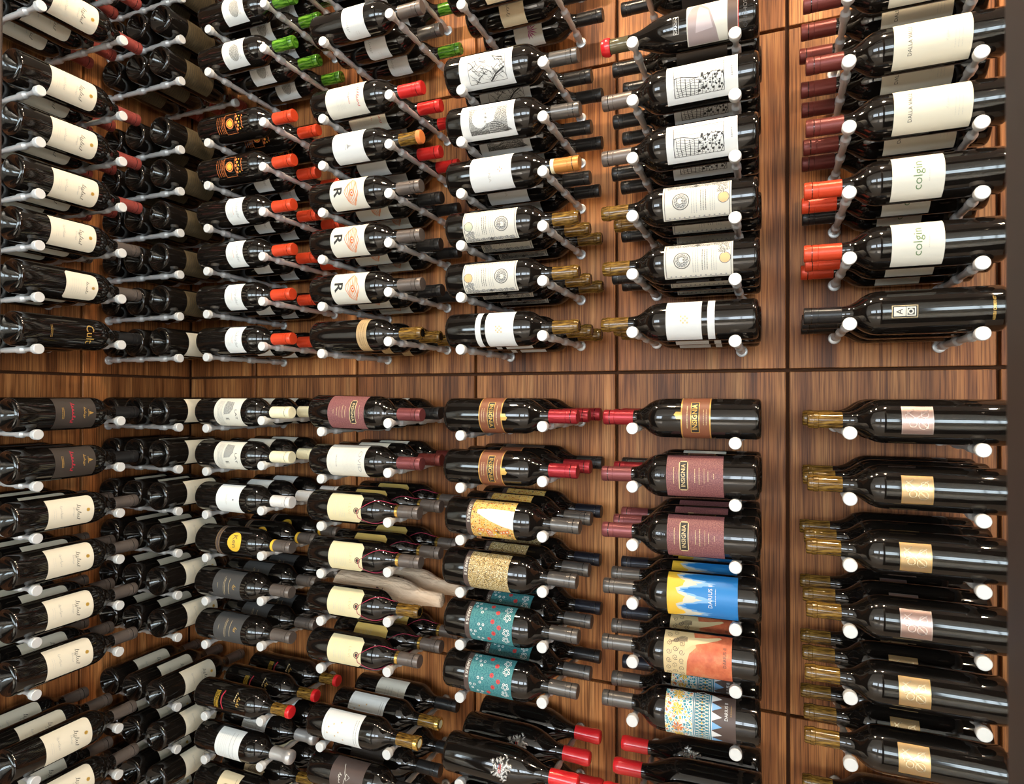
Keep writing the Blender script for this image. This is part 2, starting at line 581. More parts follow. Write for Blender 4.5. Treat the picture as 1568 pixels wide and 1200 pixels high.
# recessed ceiling lamps
def downlight(x, y, aim, energy, label):
    root = bpy.data.objects.new('ceiling_downlight', None)
    COL.objects.link(root)
    root.location = (x, y, CEIL)
    root['label'] = label
    root['category'] = 'lamp'
    root['group'] = 'ceiling downlights'
    mesh_obj('trim_ring', lathe_mesh('trim_ring', [(0, 0.030), (-0.004, 0.032), (-0.006, 0.048), (0.0, 0.050)], ALUCAP, 28, 'Z'), root)
    mesh_obj('lens', lathe_mesh('lens', [(-0.003, 0.0), (-0.003, 0.031)], mat('lamp_lens', (0.9, 0.85, 0.75), 0.3, emit=((1, 0.82, 0.6), 6)), 24, 'Z'), root)
    L = bpy.data.lights.new('downlight', 'SPOT')
    L.energy = energy
    L.color = (1.0, 0.80, 0.58)
    L.spot_size = math.radians(160)
    L.spot_blend = 0.7
    L.shadow_soft_size = 0.030
    lo = bpy.data.objects.new('downlight', L)
    COL.objects.link(lo)
    lo.parent = root
    lo.location = (0, 0, -0.015)
    d = Vector(aim) - Vector((x, y, CEIL))
    lo.rotation_euler = d.to_track_quat('-Z', 'Y').to_euler()


for i, x in enumerate((-1.05, -0.42, 0.21, 0.84)):
    downlight(x, -0.68, (x, -0.40, 1.2), 58, 'recessed ceiling downlight, %s from the left wall' % ('first', 'second', 'third', 'fourth', 'fifth')[i])

# ------------------------------------------------------------------ bottle geometry
R = 0.0385
PROF = [(0.026, 0.0), (0.024, 0.006), (0.016, 0.016), (0.006, 0.026), (0.001, 0.0305), (0.0, 0.0325), (0.0008, 0.0352),
        (0.004, 0.0376), (0.009, R), (0.05, R), (0.10, R), (0.15, R), (0.178, R), (0.186, 0.0379), (0.194, 0.0362), (0.201, 0.0333),
        (0.208, 0.0290), (0.214, 0.0243), (0.220, 0.0200), (0.226, 0.0170), (0.233, 0.0152), (0.242, 0.0143), (0.270, 0.0137), (0.283, 0.0136),
        (0.2835, 0.0150), (0.290, 0.0150), (0.2905, 0.0140), (0.2985, 0.0138), (0.300, 0.0126), (0.300, 0.0)]
PROF2 = PROF[:11] + [(0.140, R), (0.155, 0.0380), (0.170, 0.0360), (0.184, 0.0325), (0.198, 0.0275), (0.210, 0.0225), (0.221, 0.0182), (0.233, 0.0155)] + PROF[21:]
RW = 0.0418                    # heavier, wider bottles


def widen(p):
    return [(a, r * (1 + (RW / R - 1) * max(0.0, min(1.0, (r - 0.0153) / (0.030 - 0.0153))))) if a < 0.24 else (a, r) for a, r in p]


PROFW, PROF2W = widen(PROF), widen(PROF2)
SHAPES = {'bordeaux': PROF, 'sloped': PROF2, 'wide': PROFW, 'slopedwide': PROF2W}


def prof_r(prof, a):
    p = prof[8:]
    for (a0, r0), (a1, r1) in zip(p, p[1:]):
        if a0 <= a <= a1 and a1 > a0:
            return r0 + (r1 - r0) * (a - a0) / (a1 - a0)
    return p[-1][1]


GLASS_ME = {k: lathe_mesh('glass_' + k, v, GLASS, 40) for k, v in SHAPES.items()}


# capsules: mesh lists [(part name, mesh)]
def foil_profile(a0, extra=0.0006, flat=True):
    e = extra
    return [(a0, 0.0138 + e), (a0 + 0.0005, 0.0145 + e), (0.2765, 0.0143 + e), (0.2768, 0.0136 + e), (0.2778, 0.0136 + e), (0.2781, 0.0145 + e),
            (0.2868, 0.0146 + e), (0.2871, 0.0138 + e), (0.2881, 0.0138 + e), (0.2884, 0.0149 + e), (0.2985, 0.0149 + e), (0.3006, 0.0138 + e), (0.3008, 0.0)]


CAPS = {}


def cap(kind):
    if kind in CAPS:
        return CAPS[kind]
    out = []
    if kind.startswith('foil:'):
        c = kind[5:]
        out.append(('foil_capsule', lathe_mesh('foil_capsule_' + c, foil_profile(0.239), FOILS[c], 28)))
    elif kind.startswith('ring:'):            # foil with a differently coloured band at its lower edge
        c, c2 = kind[5:].split(',')
        out.append(('foil_capsule', lathe_mesh('foil_capsule_' + c, foil_profile(0.247), FOILS[c], 28)))
        m = {'gold': GOLDRING, 'white': FOILS['cream'], 'yellow': YELLOW}[c2]
        out.append(('neck_band', lathe_mesh('neck_band_' + c2, [(0.239, 0.0140), (0.2393, 0.0153), (0.2466, 0.0152), (0.247, 0.0140)], m, 28)))
    elif kind == 'amber':
        pr = [(0.244, 0.01425), (0.2445, 0.0147), (0.270, 0.0143), (0.2825, 0.0142), (0.2835, 0.0155), (0.2905, 0.0155), (0.2912, 0.0145), (0.2985, 0.0143), (0.3006, 0.0126), (0.3006, 0.0095)]
        out.append(('glass_neck', lathe_mesh('glass_neck_amber', pr, AMBER, 28)))
        out.append(('cork', lathe_mesh('cork_end', [(0.296, 0.0097), (0.2998, 0.0097), (0.2998, 0.0)], CORK, 20)))
    elif kind.startswith('amber:'):
        pr = [(0.244, 0.01425), (0.2445, 0.0147), (0.270, 0.0143), (0.2825, 0.0142), (0.2835, 0.0155), (0.2905, 0.0155), (0.291, 0.0144)]
        out.append(('glass_neck', lathe_mesh('glass_neck_amber2', pr, AMBER, 28)))
        m = {'red': WAX, 'orange': ORANGEINK, 'gold': GOLDRING}[kind[6:]]
        out.append(('mouth_cap', lathe_mesh('mouth_cap', [(0.2906, 0.0148), (0.2912, 0.0160), (0.2995, 0.0158), (0.3015, 0.0140), (0.3018, 0.0100)] + ([(0.3018, 0.0)] if kind[6:] != 'gold' else [(0.2995, 0.0098)]), m, 28)))
        if kind[6:] == 'gold':
            out.append(('cork', lathe_mesh('cork_end', [(0.296, 0.0098), (0.3006, 0.0098), (0.3006, 0.0)], FOILS['cream'], 20)))
    elif kind == 'wax':
        out.append(('wax_capsule', lathe_mesh('wax_capsule', [(0.240, 0.0140), (0.2408, 0.0158), (0.252, 0.0160), (0.280, 0.0162), (0.288, 0.0172), (0.296, 0.0168), (0.3015, 0.0145), (0.3035, 0.0095), (0.304, 0.0)], WAX, 28, wob=0.006)))
    elif kind == 'waxtip':
        out.append(('wax_tip', lathe_mesh('wax_tip', [(0.2835, 0.0150), (0.2842, 0.0172), (0.289, 0.0185), (0.296, 0.0178), (0.302, 0.0145), (0.304, 0.0)], WAX, 28, wob=0.01)))
        pr = [(0.246, 0.0142), (0.2465, 0.0146), (0.270, 0.0143), (0.2838, 0.0142)]
        out.append(('glass_neck', lathe_mesh('glass_neck_olive', pr, mat('olive_neck', (0.10, 0.085, 0.045), 0.12, 0.2), 28)))
    elif kind == 'bulb':
        out.append(('foil_capsule', lathe_mesh('foil_bulb', [(0.239, 0.0142), (0.2395, 0.0152), (0.262, 0.0150), (0.276, 0.0146), (0.281, 0.0150), (0.287, 0.0172), (0.294, 0.0178), (0.300, 0.0165), (0.3035, 0.0120), (0.3045, 0.0)], FOILS['silver'], 28)))
    CAPS[kind] = out
    return out


# ------------------------------------------------------------------ label drawing: flat shapes in (s, a), wrapped on the bottle
def text_tris(body, size, bold=0.0):
    cu = bpy.data.curves.new('t', 'FONT')
    cu.body = body
    cu.size = size
    cu.resolution_u = 2
    cu.align_x = 'CENTER'
    cu.align_y = 'CENTER'
    cu.offset = bold
    ob = bpy.data.objects.new('t', cu)
    me = bpy.data.meshes.new_from_object(ob)
    vs = [(v.co.x, v.co.y) for v in me.vertices]
    fs = [tuple(p.vertices) for p in me.polygons]
    bpy.data.objects.remove(ob)
    bpy.data.meshes.remove(me)
    bpy.data.curves.remove(cu)
    return vs, fs


class Label:
    def __init__(self, prof=PROF):
        self.shapes = []            # (verts2d, faces, material, layer)
        self.prof = prof

    def add(self, vs, fs, m, layer):
        self.shapes.append((vs, fs, m, layer))
        return self

    def poly(self, pts, m, layer=1):
        return self.add(list(pts), [tuple(range(len(pts)))], m, layer)

    def rect(self, s0, a0, s1, a1, m, layer=1):
        return self.poly([(s0, a0), (s1, a0), (s1, a1), (s0, a1)], m, layer)

    def sheet(self, w, a0, a1, m, r=0.0, layer=0, rb=0.0):
        """paper with rounded corners at the neck end (r) and base end (rb)"""
        h = w / 2
        pts = []
        for cx, cy, t0, rr in ((h, a1, 0, r), (-h, a1, 90, r), (-h, a0, 180, rb), (h, a0, 270, rb)):
            if rr <= 0:
                pts.append((cx, cy))
            else:
                ox, oy = cx - math.copysign(rr, cx), cy + (rr if t0 >= 180 else -rr)
                for k in range(5):
                    t = math.radians(t0 + 22.5 * k)
                    pts.append((ox + rr * math.cos(t), oy + rr * math.sin(t)))
        return self.poly(pts, m, layer)

    def disc(self, s, a, r, m, layer=1, n=16, ry=None):
        ry = ry or r
        return self.poly([(s + r * math.cos(2 * PI * k / n), a + ry * math.sin(2 * PI * k / n)) for k in range(n)], m, layer)

    def ring(self, s, a, r, w, m, layer=1, n=20):
        vs = []
        for k in range(n):
            c, d = math.cos(2 * PI * k / n), math.sin(2 * PI * k / n)
            vs += [(s + r * c, a + r * d), (s + (r - w) * c, a + (r - w) * d)]
        return self.add(vs, [(2 * k, (2 * k + 2) % (2 * n), (2 * k + 3) % (2 * n), 2 * k + 1) for k in range(n)], m, layer)

    def frame(self, s0, a0, s1, a1, w, m, layer=1):
        self.rect(s0, a0, s1, a0 + w, m, layer).rect(s0, a1 - w, s1, a1, m, layer)
        return self.rect(s0, a0 + w, s0 + w, a1 - w, m, layer).rect(s1 - w, a0 + w, s1, a1 - w, m, layer)

    def text(self, body, size, s, a, m, layer=2, bold=0.0, sx=1.0, rot=0.0):
        vs, fs = text_tris(body, size, bold)
        c, d = math.cos(rot), math.sin(rot)
        return self.add([(s + (x * c * sx - y * d), a + (x * d * sx + y * c)) for x, y in vs], fs, m, layer)

    def stroke(self, pts, w, m, layer=2):
        vs, fs = [], []
        for i, p in enumerate(pts):
            q0, q1 = pts[max(0, i - 1)], pts[min(len(pts) - 1, i + 1)]
            dx, dy = q1[0] - q0[0], q1[1] - q0[1]
            d = math.hypot(dx, dy) or 1
            nx, ny = -dy / d * w / 2, dx / d * w / 2
            vs += [(p[0] + nx, p[1] + ny), (p[0] - nx, p[1] - ny)]
            if i:
                fs.append((2 * i - 2, 2 * i - 1, 2 * i + 1, 2 * i))
        return self.add(vs, fs, m, layer)

    def script(self, s0, s1, a, h, m, seed=1, w=0.0006, loops=6, layer=2):
        """handwriting-like run of loops"""
        rg = random.Random(seed)
        pts = []
        x = s0
        dx = (s1 - s0) / loops
        for k in range(loops):
            am = rg.choice((0.30, 0.36, 0.42, 0.9, -0.8)) if k else 1.0
            wd = dx * rg.uniform(0.45, 0.75)
            up, lo = (h * am / 2, -h * 0.14) if am > 0 else (h * 0.16, h * am / 2)
            for i in range(8):
                t = 2 * PI * i / 8
                yy = (up + lo) / 2 + (up - lo) / 2 * math.sin(t - 1.2)
                pts.append((x + dx * i / 8 + wd * 0.5 * math.cos(t - 1.2) + 0.45 * yy, a + yy))
            x += dx
        return self.stroke(pts, w, m, layer)

    def lines(self, s0, s1, a_list, m, h=0.0009, seed=3, layer=2, dash=True):
        """lines of very small print, as rows of short dashes"""
        rg = random.Random(seed)
        for a in a_list:
            x = s0
            while x < s1:
                ln = rg.uniform(0.0015, 0.0045) if dash else s1 - s0
                self.rect(x, a - h / 2, min(s1, x + ln), a + h / 2, m, layer)
                x += ln + 0.0009
        return self

    def build(self, name):
        R = self.prof[9][1]
        mats = []
        bm = bmesh.new()
        uv = bm.loops.layers.uv.new('UV')
        lay = bm.faces.layers.int.new('lay')
        for vs, fs, m, layer in self.shapes:
            if m not in mats:
                mats.append(m)
            bv = [bm.verts.new((x, y, layer)) for x, y in vs]
            for f in fs:
                try:
                    fc = bm.faces.new([bv[i] for i in f])
                    fc.material_index = mats.index(m)
                except ValueError:
                    pass
        bmesh.ops.triangulate(bm, faces=bm.faces[:])
        # cut into narrow strips so the paper follows the glass
        smin = min(v.co.x for v in bm.verts)
        smax = max(v.co.x for v in bm.verts)
        step = 0.0040
        k = math.ceil(smin / step)
        while k * step < smax:
            bmesh.ops.bisect_plane(bm, geom=bm.verts[:] + bm.edges[:] + bm.faces[:], dist=1e-7, plane_co=(k * step, 0, 0), plane_no=(1, 0, 0))
            k += 1
        for a in (0.178, 0.186, 0.194, 0.201, 0.208, 0.155, 0.170, 0.184, 0.198):
            if max(v.co.y for v in bm.verts) > a > min(v.co.y for v in bm.verts):
                bmesh.ops.bisect_plane(bm, geom=bm.verts[:] + bm.edges[:] + bm.faces[:], dist=1e-7, plane_co=(0, a, 0), plane_no=(0, 1, 0))
        for f in bm.faces:
            for lp in f.loops:
                lp[uv].uv = (lp.vert.co.x, lp.vert.co.y)
        for v in bm.verts:
            s, a, ly = v.co
            r = prof_r(self.prof, a) + 0.0003 + 0.00022 * ly
            t = s / R
            v.co = (a, -r * math.cos(t), -r * math.sin(t))
        bm.normal_update()
        for f in bm.faces:                 # face outward
            c = f.calc_center_median()
            if f.normal.y * c.y + f.normal.z * c.z < 0:
                f.normal_flip()
        return bm_mesh(name, bm, mats, True)


def tube_mesh(name, pts, r, m, n=6):
    bm = bmesh.new()
    rings = []
    for i, p in enumerate(pts):
        p = Vector(p)
        d = (Vector(pts[min(i + 1, len(pts) - 1)]) - Vector(pts[max(i - 1, 0)])).normalized()
        u = d.orthogonal().normalized() if i == 0 else (u - d * u.dot(d)).normalized()
        w = d.cross(u)
        rings.append([bm.verts.new(p + r * (math.cos(2 * PI * k / n) * u + math.sin(2 * PI * k / n) * w)) for k in range(n)])
    for A, B in zip(rings, rings[1:]):
        for k in range(n):
            bm.faces.new((A[k], A[(k + 1) % n], B[(k + 1) % n], B[k]))
    bmesh.ops.recalc_face_normals(bm, faces=bm.faces)
    return bm_mesh(name, bm, m, True)


DESIGNS = {}


class D:
    def __init__(s, desc, capsule, label=None, shape='bordeaux', extra=(), da=0.0):
        s.desc, s.capsule, s.label, s.shape, s.extra = desc, capsule, label, shape, list(extra)


def design(key, desc, capsule, lab=None, shape='bordeaux', extra=()):
    if isinstance(lab, Label):
        lab.prof = SHAPES.get(shape, PROF)
    me = lab.build('label_' + key) if isinstance(lab, Label) else lab
    DESIGNS[key] = D(desc, capsule, me, shape, extra)


def variant(key, base, capsule, desc=None):
    b = DESIGNS[base]
    DESIGNS[key] = D(desc or b.desc, capsule, b.label, b.shape, b.extra)


# --- left wall
def lab_sig(a0=0.066, a1=0.168, w=0.076):
    L = Label().sheet(w, a0, a1, CREAM, 0.010)
    L.disc(0.0, a1 - 0.014, 0.0042, GOLD).ring(0.0, a1 - 0.014, 0.0030, 0.0006, YELLOW, 2)
    L.script(-0.016, 0.020, a1 - 0.037, 0.015, BLACKINK, 5, 0.0007, 7)
    L.script(-0.010, 0.012, a1 - 0.047, 0.006, GREYINK, 8, 0.0004, 6)
    L.script(-0.018, 0.012, a0 + 0.028, 0.007, GREYINK, 12, 0.0004, 8)
    L.lines(-0.012, 0.012, [a0 + 0.016, a0 + 0.012], PALEINK, 0.0006)
    return L


design('sig', 'cream signature-label bottle, charcoal capsule', 'foil:umber', lab_sig())
variant('sigred', 'sig', 'foil:dustyred', 'cream signature-label bottle, dusty-red capsule')
L = Label()
L.poly([(-0.036, 0.100), (-0.030, 0.095), (0.030, 0.095), (0.036, 0.100), (0.034, 0.158), (0.028, 0.166), (0, 0.169), (-0.028, 0.166), (-0.034, 0.158)], CREAM, 0)
L.disc(0, 0.157, 0.0036, GOLD).script(-0.014, 0.016, 0.142, 0.010, BLACKINK, 6, 0.0006, 6)
L.lines(-0.020, 0.020, [0.128, 0.123, 0.118, 0.113, 0.108], PALEINK, 0.0006)
design('sigshort', 'short shield-shaped cream label bottle', 'foil:umber', L)
L = Label().text('Cult', 0.026, 0.0, 0.150, GOLD, 1)
L2 = Label().lines(-0.014, 0.014, [0.066, 0.063], GOLD, 0.0008, layer=1)
design('cult', 'black bottle with gold lettering', 'foil:black', L, extra=[('print_line', L2.build('print_line'))])
L = Label().sheet(0.084, 0.080, 0.172, DARKL)
L.poly([(-0.004, 0.156), (0.004, 0.156), (0.0, 0.166)], GOLD).lines(-0.008, 0.008, [0.154], GOLD, 0.0014)
L.script(-0.014, 0.014, 0.145, 0.008, GOLD, 4, 0.0011, 6).script(-0.026, 0.026, 0.118, 0.012, CRIMSON, 9, 0.0018, 7)
L.lines(-0.013, 0.013, [0.098, 0.095], GOLD, 0.0012)
design('darkred', 'dark-label bottle with red script', 'foil:black', L)
L = Label().sheet(0.080, 0.06, 0.150, TANDARK).lines(-0.03, 0.03, [0.07 + 0.007 * i for i in range(10)], BLACKINK, 0.0012)
design('tan', 'black bottle with dull tan label', 'foil:dustyred', L)

# --- first back-wall column
L = Label().sheet(0.078, 0.092, 0.164, WHITE).disc(0, 0.132, 0.021, FINEENG, 1, 20, 0.016).lines(-0.018, 0.018, [0.151, 0.147], GREYINK, 0.0014).lines(-0.026, 0.026, [0.108, 0.104, 0.100], PALEINK, 0.0008)
design('engr', 'engraved white-label bottle, green capsule', 'foil:green', L)
L = Label()
L.ring(0, 0.120, 0.013, 0.0030, ORANGEINK).disc(0, 0.120, 0.0085, YELLOW, 1).ring(0, 0.120, 0.006, 0.0012, ORANGEINK, 2)
for k in range(5):
    L.disc(-0.016 + 0.008 * k, 0.142 + 0.004 * (k % 2), 0.0035, ORANGEINK)
    L.disc(-0.016 + 0.008 * k, 0.151 - 0.003 * (k % 2), 0.0020, YELLOW)
L.script(-0.018, 0.018, 0.160, 0.006, ORANGEINK, 4, 0.0012, 5, 1)
L.lines(-0.022, 0.022, [0.100, 0.095, 0.090, 0.083, 0.076], ORANGEINK, 0.0012, layer=1)
L.frame(-0.026, 0.102, 0.026, 0.138, 0.0008, ORANGEINK)
design('ornate', 'black bottle with orange ornament', 'foil:scarlet', L)
L = Label().sheet(0.080, 0.108, 0.165, WHITE).text('Schrader', 0.0125, 0.0, 0.146, GREYINK, 1).lines(-0.010, 0.010, [0.133], ORANGEINK, 0.001)
L.lines(-0.016, 0.016, [0.127, 0.123, 0.119, 0.115], PALEINK, 0.0007)
design('schr', 'short white-label bottle, scarlet capsule', 'foil:scarlet', L)
L = Label().sheet(0.094, 0.074, 0.166, IVORY)
L.frame(-0.044, 0.078, 0.044, 0.162, 0.0006, PALEINK)
L.poly([(-0.034, 0.110), (0.004, 0.108), (0.002, 0.128), (-0.010, 0.140), (-0.030, 0.138)], FINEENG, 1)
L.lines(-0.034, 0.034, [0.102, 0.098, 0.094, 0.090, 0.086], GREYINK, 0.0014)
L.text('E', 0.016, 0.016, 0.118, BLACKINK, 2).text('LAT', 0.010, 0.004, 0.150, BLACKINK, 2, sx=1.6)
design('castle', 'castle-drawing ivory-label bottle, cream capsule', 'foil:cream', L)
L = Label().sheet(0.090, 0.080, 0.160, WHITE).disc(0, 0.140, 0.0022, BLACKINK, 1, 8).text('HARLAN', 0.007, 0.0, 0.116, PALEINK, 1)
design('plain', 'plain white-label bottle, white capsule', 'foil:white', L)
L = Label()
L.disc(0, 0.142, 0.026, YELLOW, 0, 24, 0.023).text('Ken', 0.021, -0.002, 0.142, BROWNL, 1)
L2 = Label().sheet(0.10, 0.078, 0.092, BROWNL).lines(-0.045, 0.045, [0.090, 0.080], GOLD, 0.0010)
design('oval', 'round yellow-label bottle, charcoal capsule', 'ring:umber,yellow', L, extra=[('label_band', L2.build('label_band_oval'))])
L = Label().sheet(0.092, 0.070, 0.164, CHAR)
L.script(-0.006, 0.008, 0.144, 0.013, GOLD, 3, 0.0012, 3).lines(-0.020, 0.020, [0.126, 0.112], SAND, 0.0012).lines(-0.024, 0.024, [0.108], SAND, 0.0008).lines(-0.006, 0.006, [0.088], SAND, 0.0008)
design('greygold', 'charcoal-label bottle with gold monogram', 'foil:umber', L)
L = Label().script(-0.016, 0.010, 0.156, 0.012, GOLD, 11, 0.0014, 4, 1)
L2 = Label().lines(-0.022, 0.020, [0.090, 0.086, 0.082, 0.078], YELLOW, 0.0012, layer=1)
L2.stroke([(-0.024, 0.104), (-0.01, 0.100), (0.006, 0.101), (0.022, 0.106)], 0.0034, CRIMSON, 1)
L.script(-0.026, -0.002, 0.145, 0.008, SAND, 13, 0.0010, 5, 1)
design('yellowred', 'black bottle, yellow-red print, red-tipped neck', 'amber:red', L, extra=[('print_band', L2.build('print_band'))])
L = Label().sheet(0.092, 0.078, 0.160, WHITE).lines(-0.034, 0.034, [0.140, 0.128], GREYINK, 0.0014).lines(-0.030, 0.030, [0.116, 0.110, 0.104, 0.098, 0.090], PALEINK, 0.0007)
design('bulb', 'white-label bottle, bulbous silver capsule', 'bulb', L)
L = Label()
L.poly([(-0.040, 0.090), (-0.036, 0.085), (0.036, 0.085), (0.040, 0.090), (0.038, 0.150), (0.020, 0.154), (0.004, 0.152), (0, 0.158), (-0.004, 0.152), (-0.038, 0.154)], BEIGE, 0)
L.disc(0.004, 0.118, 0.014, SEPIA, 1, 16, 0.020).lines(-0.024, 0.024, [0.142], BROWNL, 0.0012)
design('beige', 'beige engraved-label bottle with bare cork', 'amber', L)

# --- second back-wall column
L = Label().sheet(0.104, 0.142, 0.170, STRIPED).lines(-0.03, 0.03, [0.150, 0.156, 0.162], BROWNL, 0.0008)
design('goldband', 'black bottle with narrow gold band', 'amber', L)
L = Label().sheet(0.094, 0.068, 0.166, IVORY)
L.text('R', 0.034, -0.004, 0.090, BLACKINK, 1, 0.0008, 1.15)
SALMON = mat('ink_salmon', (0.66, 0.30, 0.15), 0.55)
for k in range(9):
    hw = 0.034 - 0.0012 * abs(k - 4) ** 1.6
    L.stroke([(-hw + 2 * hw * t / 8, 0.130 + 0.0046 * (k - 4) * (0.55 + 0.45 * math.sin(PI * t / 8)) + 0.0014 * math.sin(t * 1.3 + k)) for t in range(9)], 0.0017, SALMON if k % 2 else ORANGEINK, 1)
L.disc(0.002, 0.131, 0.0085, ORANGEINK, 2, 16, 0.0062).disc(0.002, 0.132, 0.0050, IVORY, 3, 12, 0.0034).disc(0.002, 0.132, 0.0022, REDINK, 4, 8)
design('rlabel', 'cream label, orange sun emblem bottle', 'foil:umber', L)
variant('rlabelb', 'rlabel', 'foil:black', 'cream label, orange emblem, black-capped bottle')
L = Label().sheet(0.092, 0.074, 0.162, WHITE, 0.0).poly([(-0.006, 0.116), (0.006, 0.116), (0.002, 0.122), (0.0, 0.130), (-0.002, 0.122)], GREYINK).lines(-0.007, 0.007, [0.112], GREYINK, 0.0012)
design('tree', 'white label bottle with tree emblem', 'amber:orange', L)
variant('treered', 'tree', 'foil:red', 'white-label bottle with red capsule')
L = Label().sheet(0.094, 0.050, 0.160, IVORY).script(-0.022, 0.026, 0.143, 0.010, REDINK, 21, 0.0011, 8).script(-0.012, 0.016, 0.118, 0.007, REDINK, 22, 0.0006, 6)
L.lines(-0.024, 0.024, [0.104, 0.100, 0.096, 0.092, 0.086, 0.082], PALEINK, 0.0006)
design('redscript', 'cream label bottle with red script', 'foil:red', L)
L = Label().sheet(0.096, 0.098, 0.160, WHITE, 0.004, rb=0.012).script(-0.002, 0.026, 0.112, 0.012, GREYINK, 31, 0.0007, 6).lines(0.026, 0.034, [0.13, 0.136], PALEINK, 0.001)
design('melody', 'rounded white label bottle, grey capsule', 'foil:umber', L)
variant('melodyb', 'melody', 'foil:charcoal', 'rounded white label bottle, charcoal capsule')
variant('melodyg', 'melody', 'foil:green', 'rounded white label bottle, green capsule')


def lab_mottle(a0=0.062, a1=0.166):
    L = Label().sheet(0.098, a0, a1, MOTTLE)
    c = a1 - 0.032
    L.poly([(-0.030, c - 0.005), (-0.026, c - 0.0085), (0.026, c - 0.0085), (0.030, c - 0.005), (0.030, c + 0.005), (0.026, c + 0.0085), (-0.026, c + 0.0085), (-0.030, c + 0.005)], SAND, 1)
    L.rect(-0.0275, c - 0.0068, 0.0275, c + 0.0068, BLACKINK, 2)
    L.text('INSIGNIA', 0.0108, 0, c, SAND, 3, 0.0001, 0.98)
    L.lines(-0.016, 0.016, [a1 - 0.014], SAND, 0.0012).lines(-0.013, 0.013, [c - 0.021], SAND, 0.0012).lines(-0.016, 0.016, [c - 0.029], SAND, 0.0012)
    L.lines(-0.014, 0.014, [c - 0.038], SAND, 0.0005, dash=False).lines(-0.010, 0.010, [c - 0.045], SAND, 0.001).lines(-0.005, 0.005, [c - 0.055], SAND, 0.001)
    return L


def seal_mesh():
    L = Label()
    L.ring(0, 0.182, 0.0125, 0.0016, GLASS, 3).ring(0, 0.182, 0.0095, 0.0012, GLASS, 3)
    for k in range(8):
        t = k * PI / 4
        L.disc(0.005 * math.cos(t), 0.182 + 0.005 * math.sin(t), 0.0022, GLASS, 4, 8)
    L.disc(0, 0.182, 0.0022, GLASS, 4, 8)
    L.prof = PROFW
    return L.build('glass_seal')


SEAL = seal_mesh()
design('mottle', 'burgundy mottled-label bottle', 'foil:rosewood', lab_mottle(), 'wide', extra=[('glass_seal', SEAL)])
L = Label().sheet(0.098, 0.058, 0.166, IVORY).text('OVID', 0.013, 0, 0.152, GREYINK, 1, 0, 1.7)
L.lines(-0.030, 0.030, [0.138 - 0.0036 * i for i in range(10)], PALEINK, 0.0005).lines(-0.014, 0.014, [0.086], GREYINK, 0.0022).lines(-0.02, 0.02, [0.070, 0.066], PALEINK, 0.0006)
design('ovid', 'ivory label bottle, rosewood capsule', 'foil:rosewood', L)
L = Label().sheet(0.094, 0.070, 0.160, IVORY).lines(-0.02, 0.02, [0.14, 0.12, 0.11, 0.10], GREYINK, 0.001)
design('ivory', 'plain ivory-label bottle, black capsule', 'foil:black', L)
variant('ivorym', 'ivory', 'foil:maroon', 'plain ivory-label bottle, maroon capsule')


def lab_tag(paper):
    L = Label()
    L.poly([(-0.038, 0.066), (0.038, 0.066), (0.038, 0.150), (0.026, 0.163), (-0.026, 0.163), (-0.038, 0.150)], paper, 0)
    L.disc(0.005, 0.150, 0.0078, BROWNL, 1).ring(0.005, 0.150, 0.0056, 0.0013, SAND, 2).disc(0.005, 0.150, 0.0034, BLACKINK, 2, 10)
    L.text('LEVI', 0.010, 0.0, 0.130, SAND, 1, 0, 1.4)
    L.lines(-0.024, 0.024, [0.116, 0.111, 0.106, 0.101], PALEINK, 0.0007).lines(-0.018, 0.018, [0.090, 0.085], PALEINK, 0.0009)
    return L


def string_mesh():
    pts = []

    def P(a, t, e=0.0014):
        r = prof_r(PROF, a) + e
        return (a, -r * math.cos(t), -r * math.sin(t))
    for i in range(9):                      # from the eyelet up round the neck
        q = i / 8
        pts.append(P(0.152 + 0.080 * q, 0.14 - 1.38 * q))
    for i in range(1, 12):
        q = i / 11
        pts.append(P(0.232 + 0.002 * math.sin(q * PI), -1.24 - 3.6 * q))
    for i in range(1, 10):
        q = i / 9
        pts.append(P(0.232 - 0.078 * q, -4.84 - (2 * PI - 4.84 - 0.55) * q + 0.0))
    for i in range(1, 4):
        q = i / 3
        pts.append(P(0.154 - 0.002 * q, -2 * PI + 0.55 - 0.40 * q))
    return tube_mesh('tag_string', pts, 0.0007, STRING)


TSTR = string_mesh()
design('tag', 'cream hang-tag bottle with red string', 'ring:umber,gold', lab_tag(TAGP), extra=[('tag_string', TSTR)])
variant('tagamber', 'tag', 'amber', 'hang-tag bottle, string, bare neck')
design('tagy', 'yellow hang-tag bottle with red string', 'ring:umber,gold', lab_tag(TAGY), extra=[('tag_string', TSTR)])
WRAP = [(0.0, 0.0), (0.0, 0.030), (0.003, 0.0400), (0.05, 0.0405), (0.10, 0.0400), (0.15, 0.0405), (0.178, 0.0400), (0.198, 0.0370), (0.215, 0.0310), (0.232, 0.0235),
        (0.250, 0.0195), (0.272, 0.0178), (0.292, 0.0175), (0.303, 0.0165), (0.306, 0.012), (0.306, 0.0)]
L = Label().sheet(0.030, 0.135, 0.155, BLACKINK, layer=9).rect(-0.012, 0.128, 0.010, 0.144, REDINK, 10)
design('wrapped', 'bottle wrapped in tan paper', None, L)
DESIGNS['wrapped'].shape = 'wrapped'
GLASS_ME['wrapped'] = lathe_mesh('paper_wrap', WRAP, PAPERWRAP, 40, wob=0.016, sharp=0)
L = Label().sheet(0.096, 0.052, 0.158, WHITE)
for s, a in ((-0.012, 0.085), (0.004, 0.100), (-0.004, 0.072), (0.014, 0.090), (-0.018, 0.105), (0.010, 0.068), (0.020, 0.112)):
    L.poly([(s + (0.0028 if k % 2 == 0 else 0.0012) * math.cos(k * PI / 5), a + (0.0028 if k % 2 == 0 else 0.0012) * math.sin(k * PI / 5)) for k in range(10)], GOLD, 1)
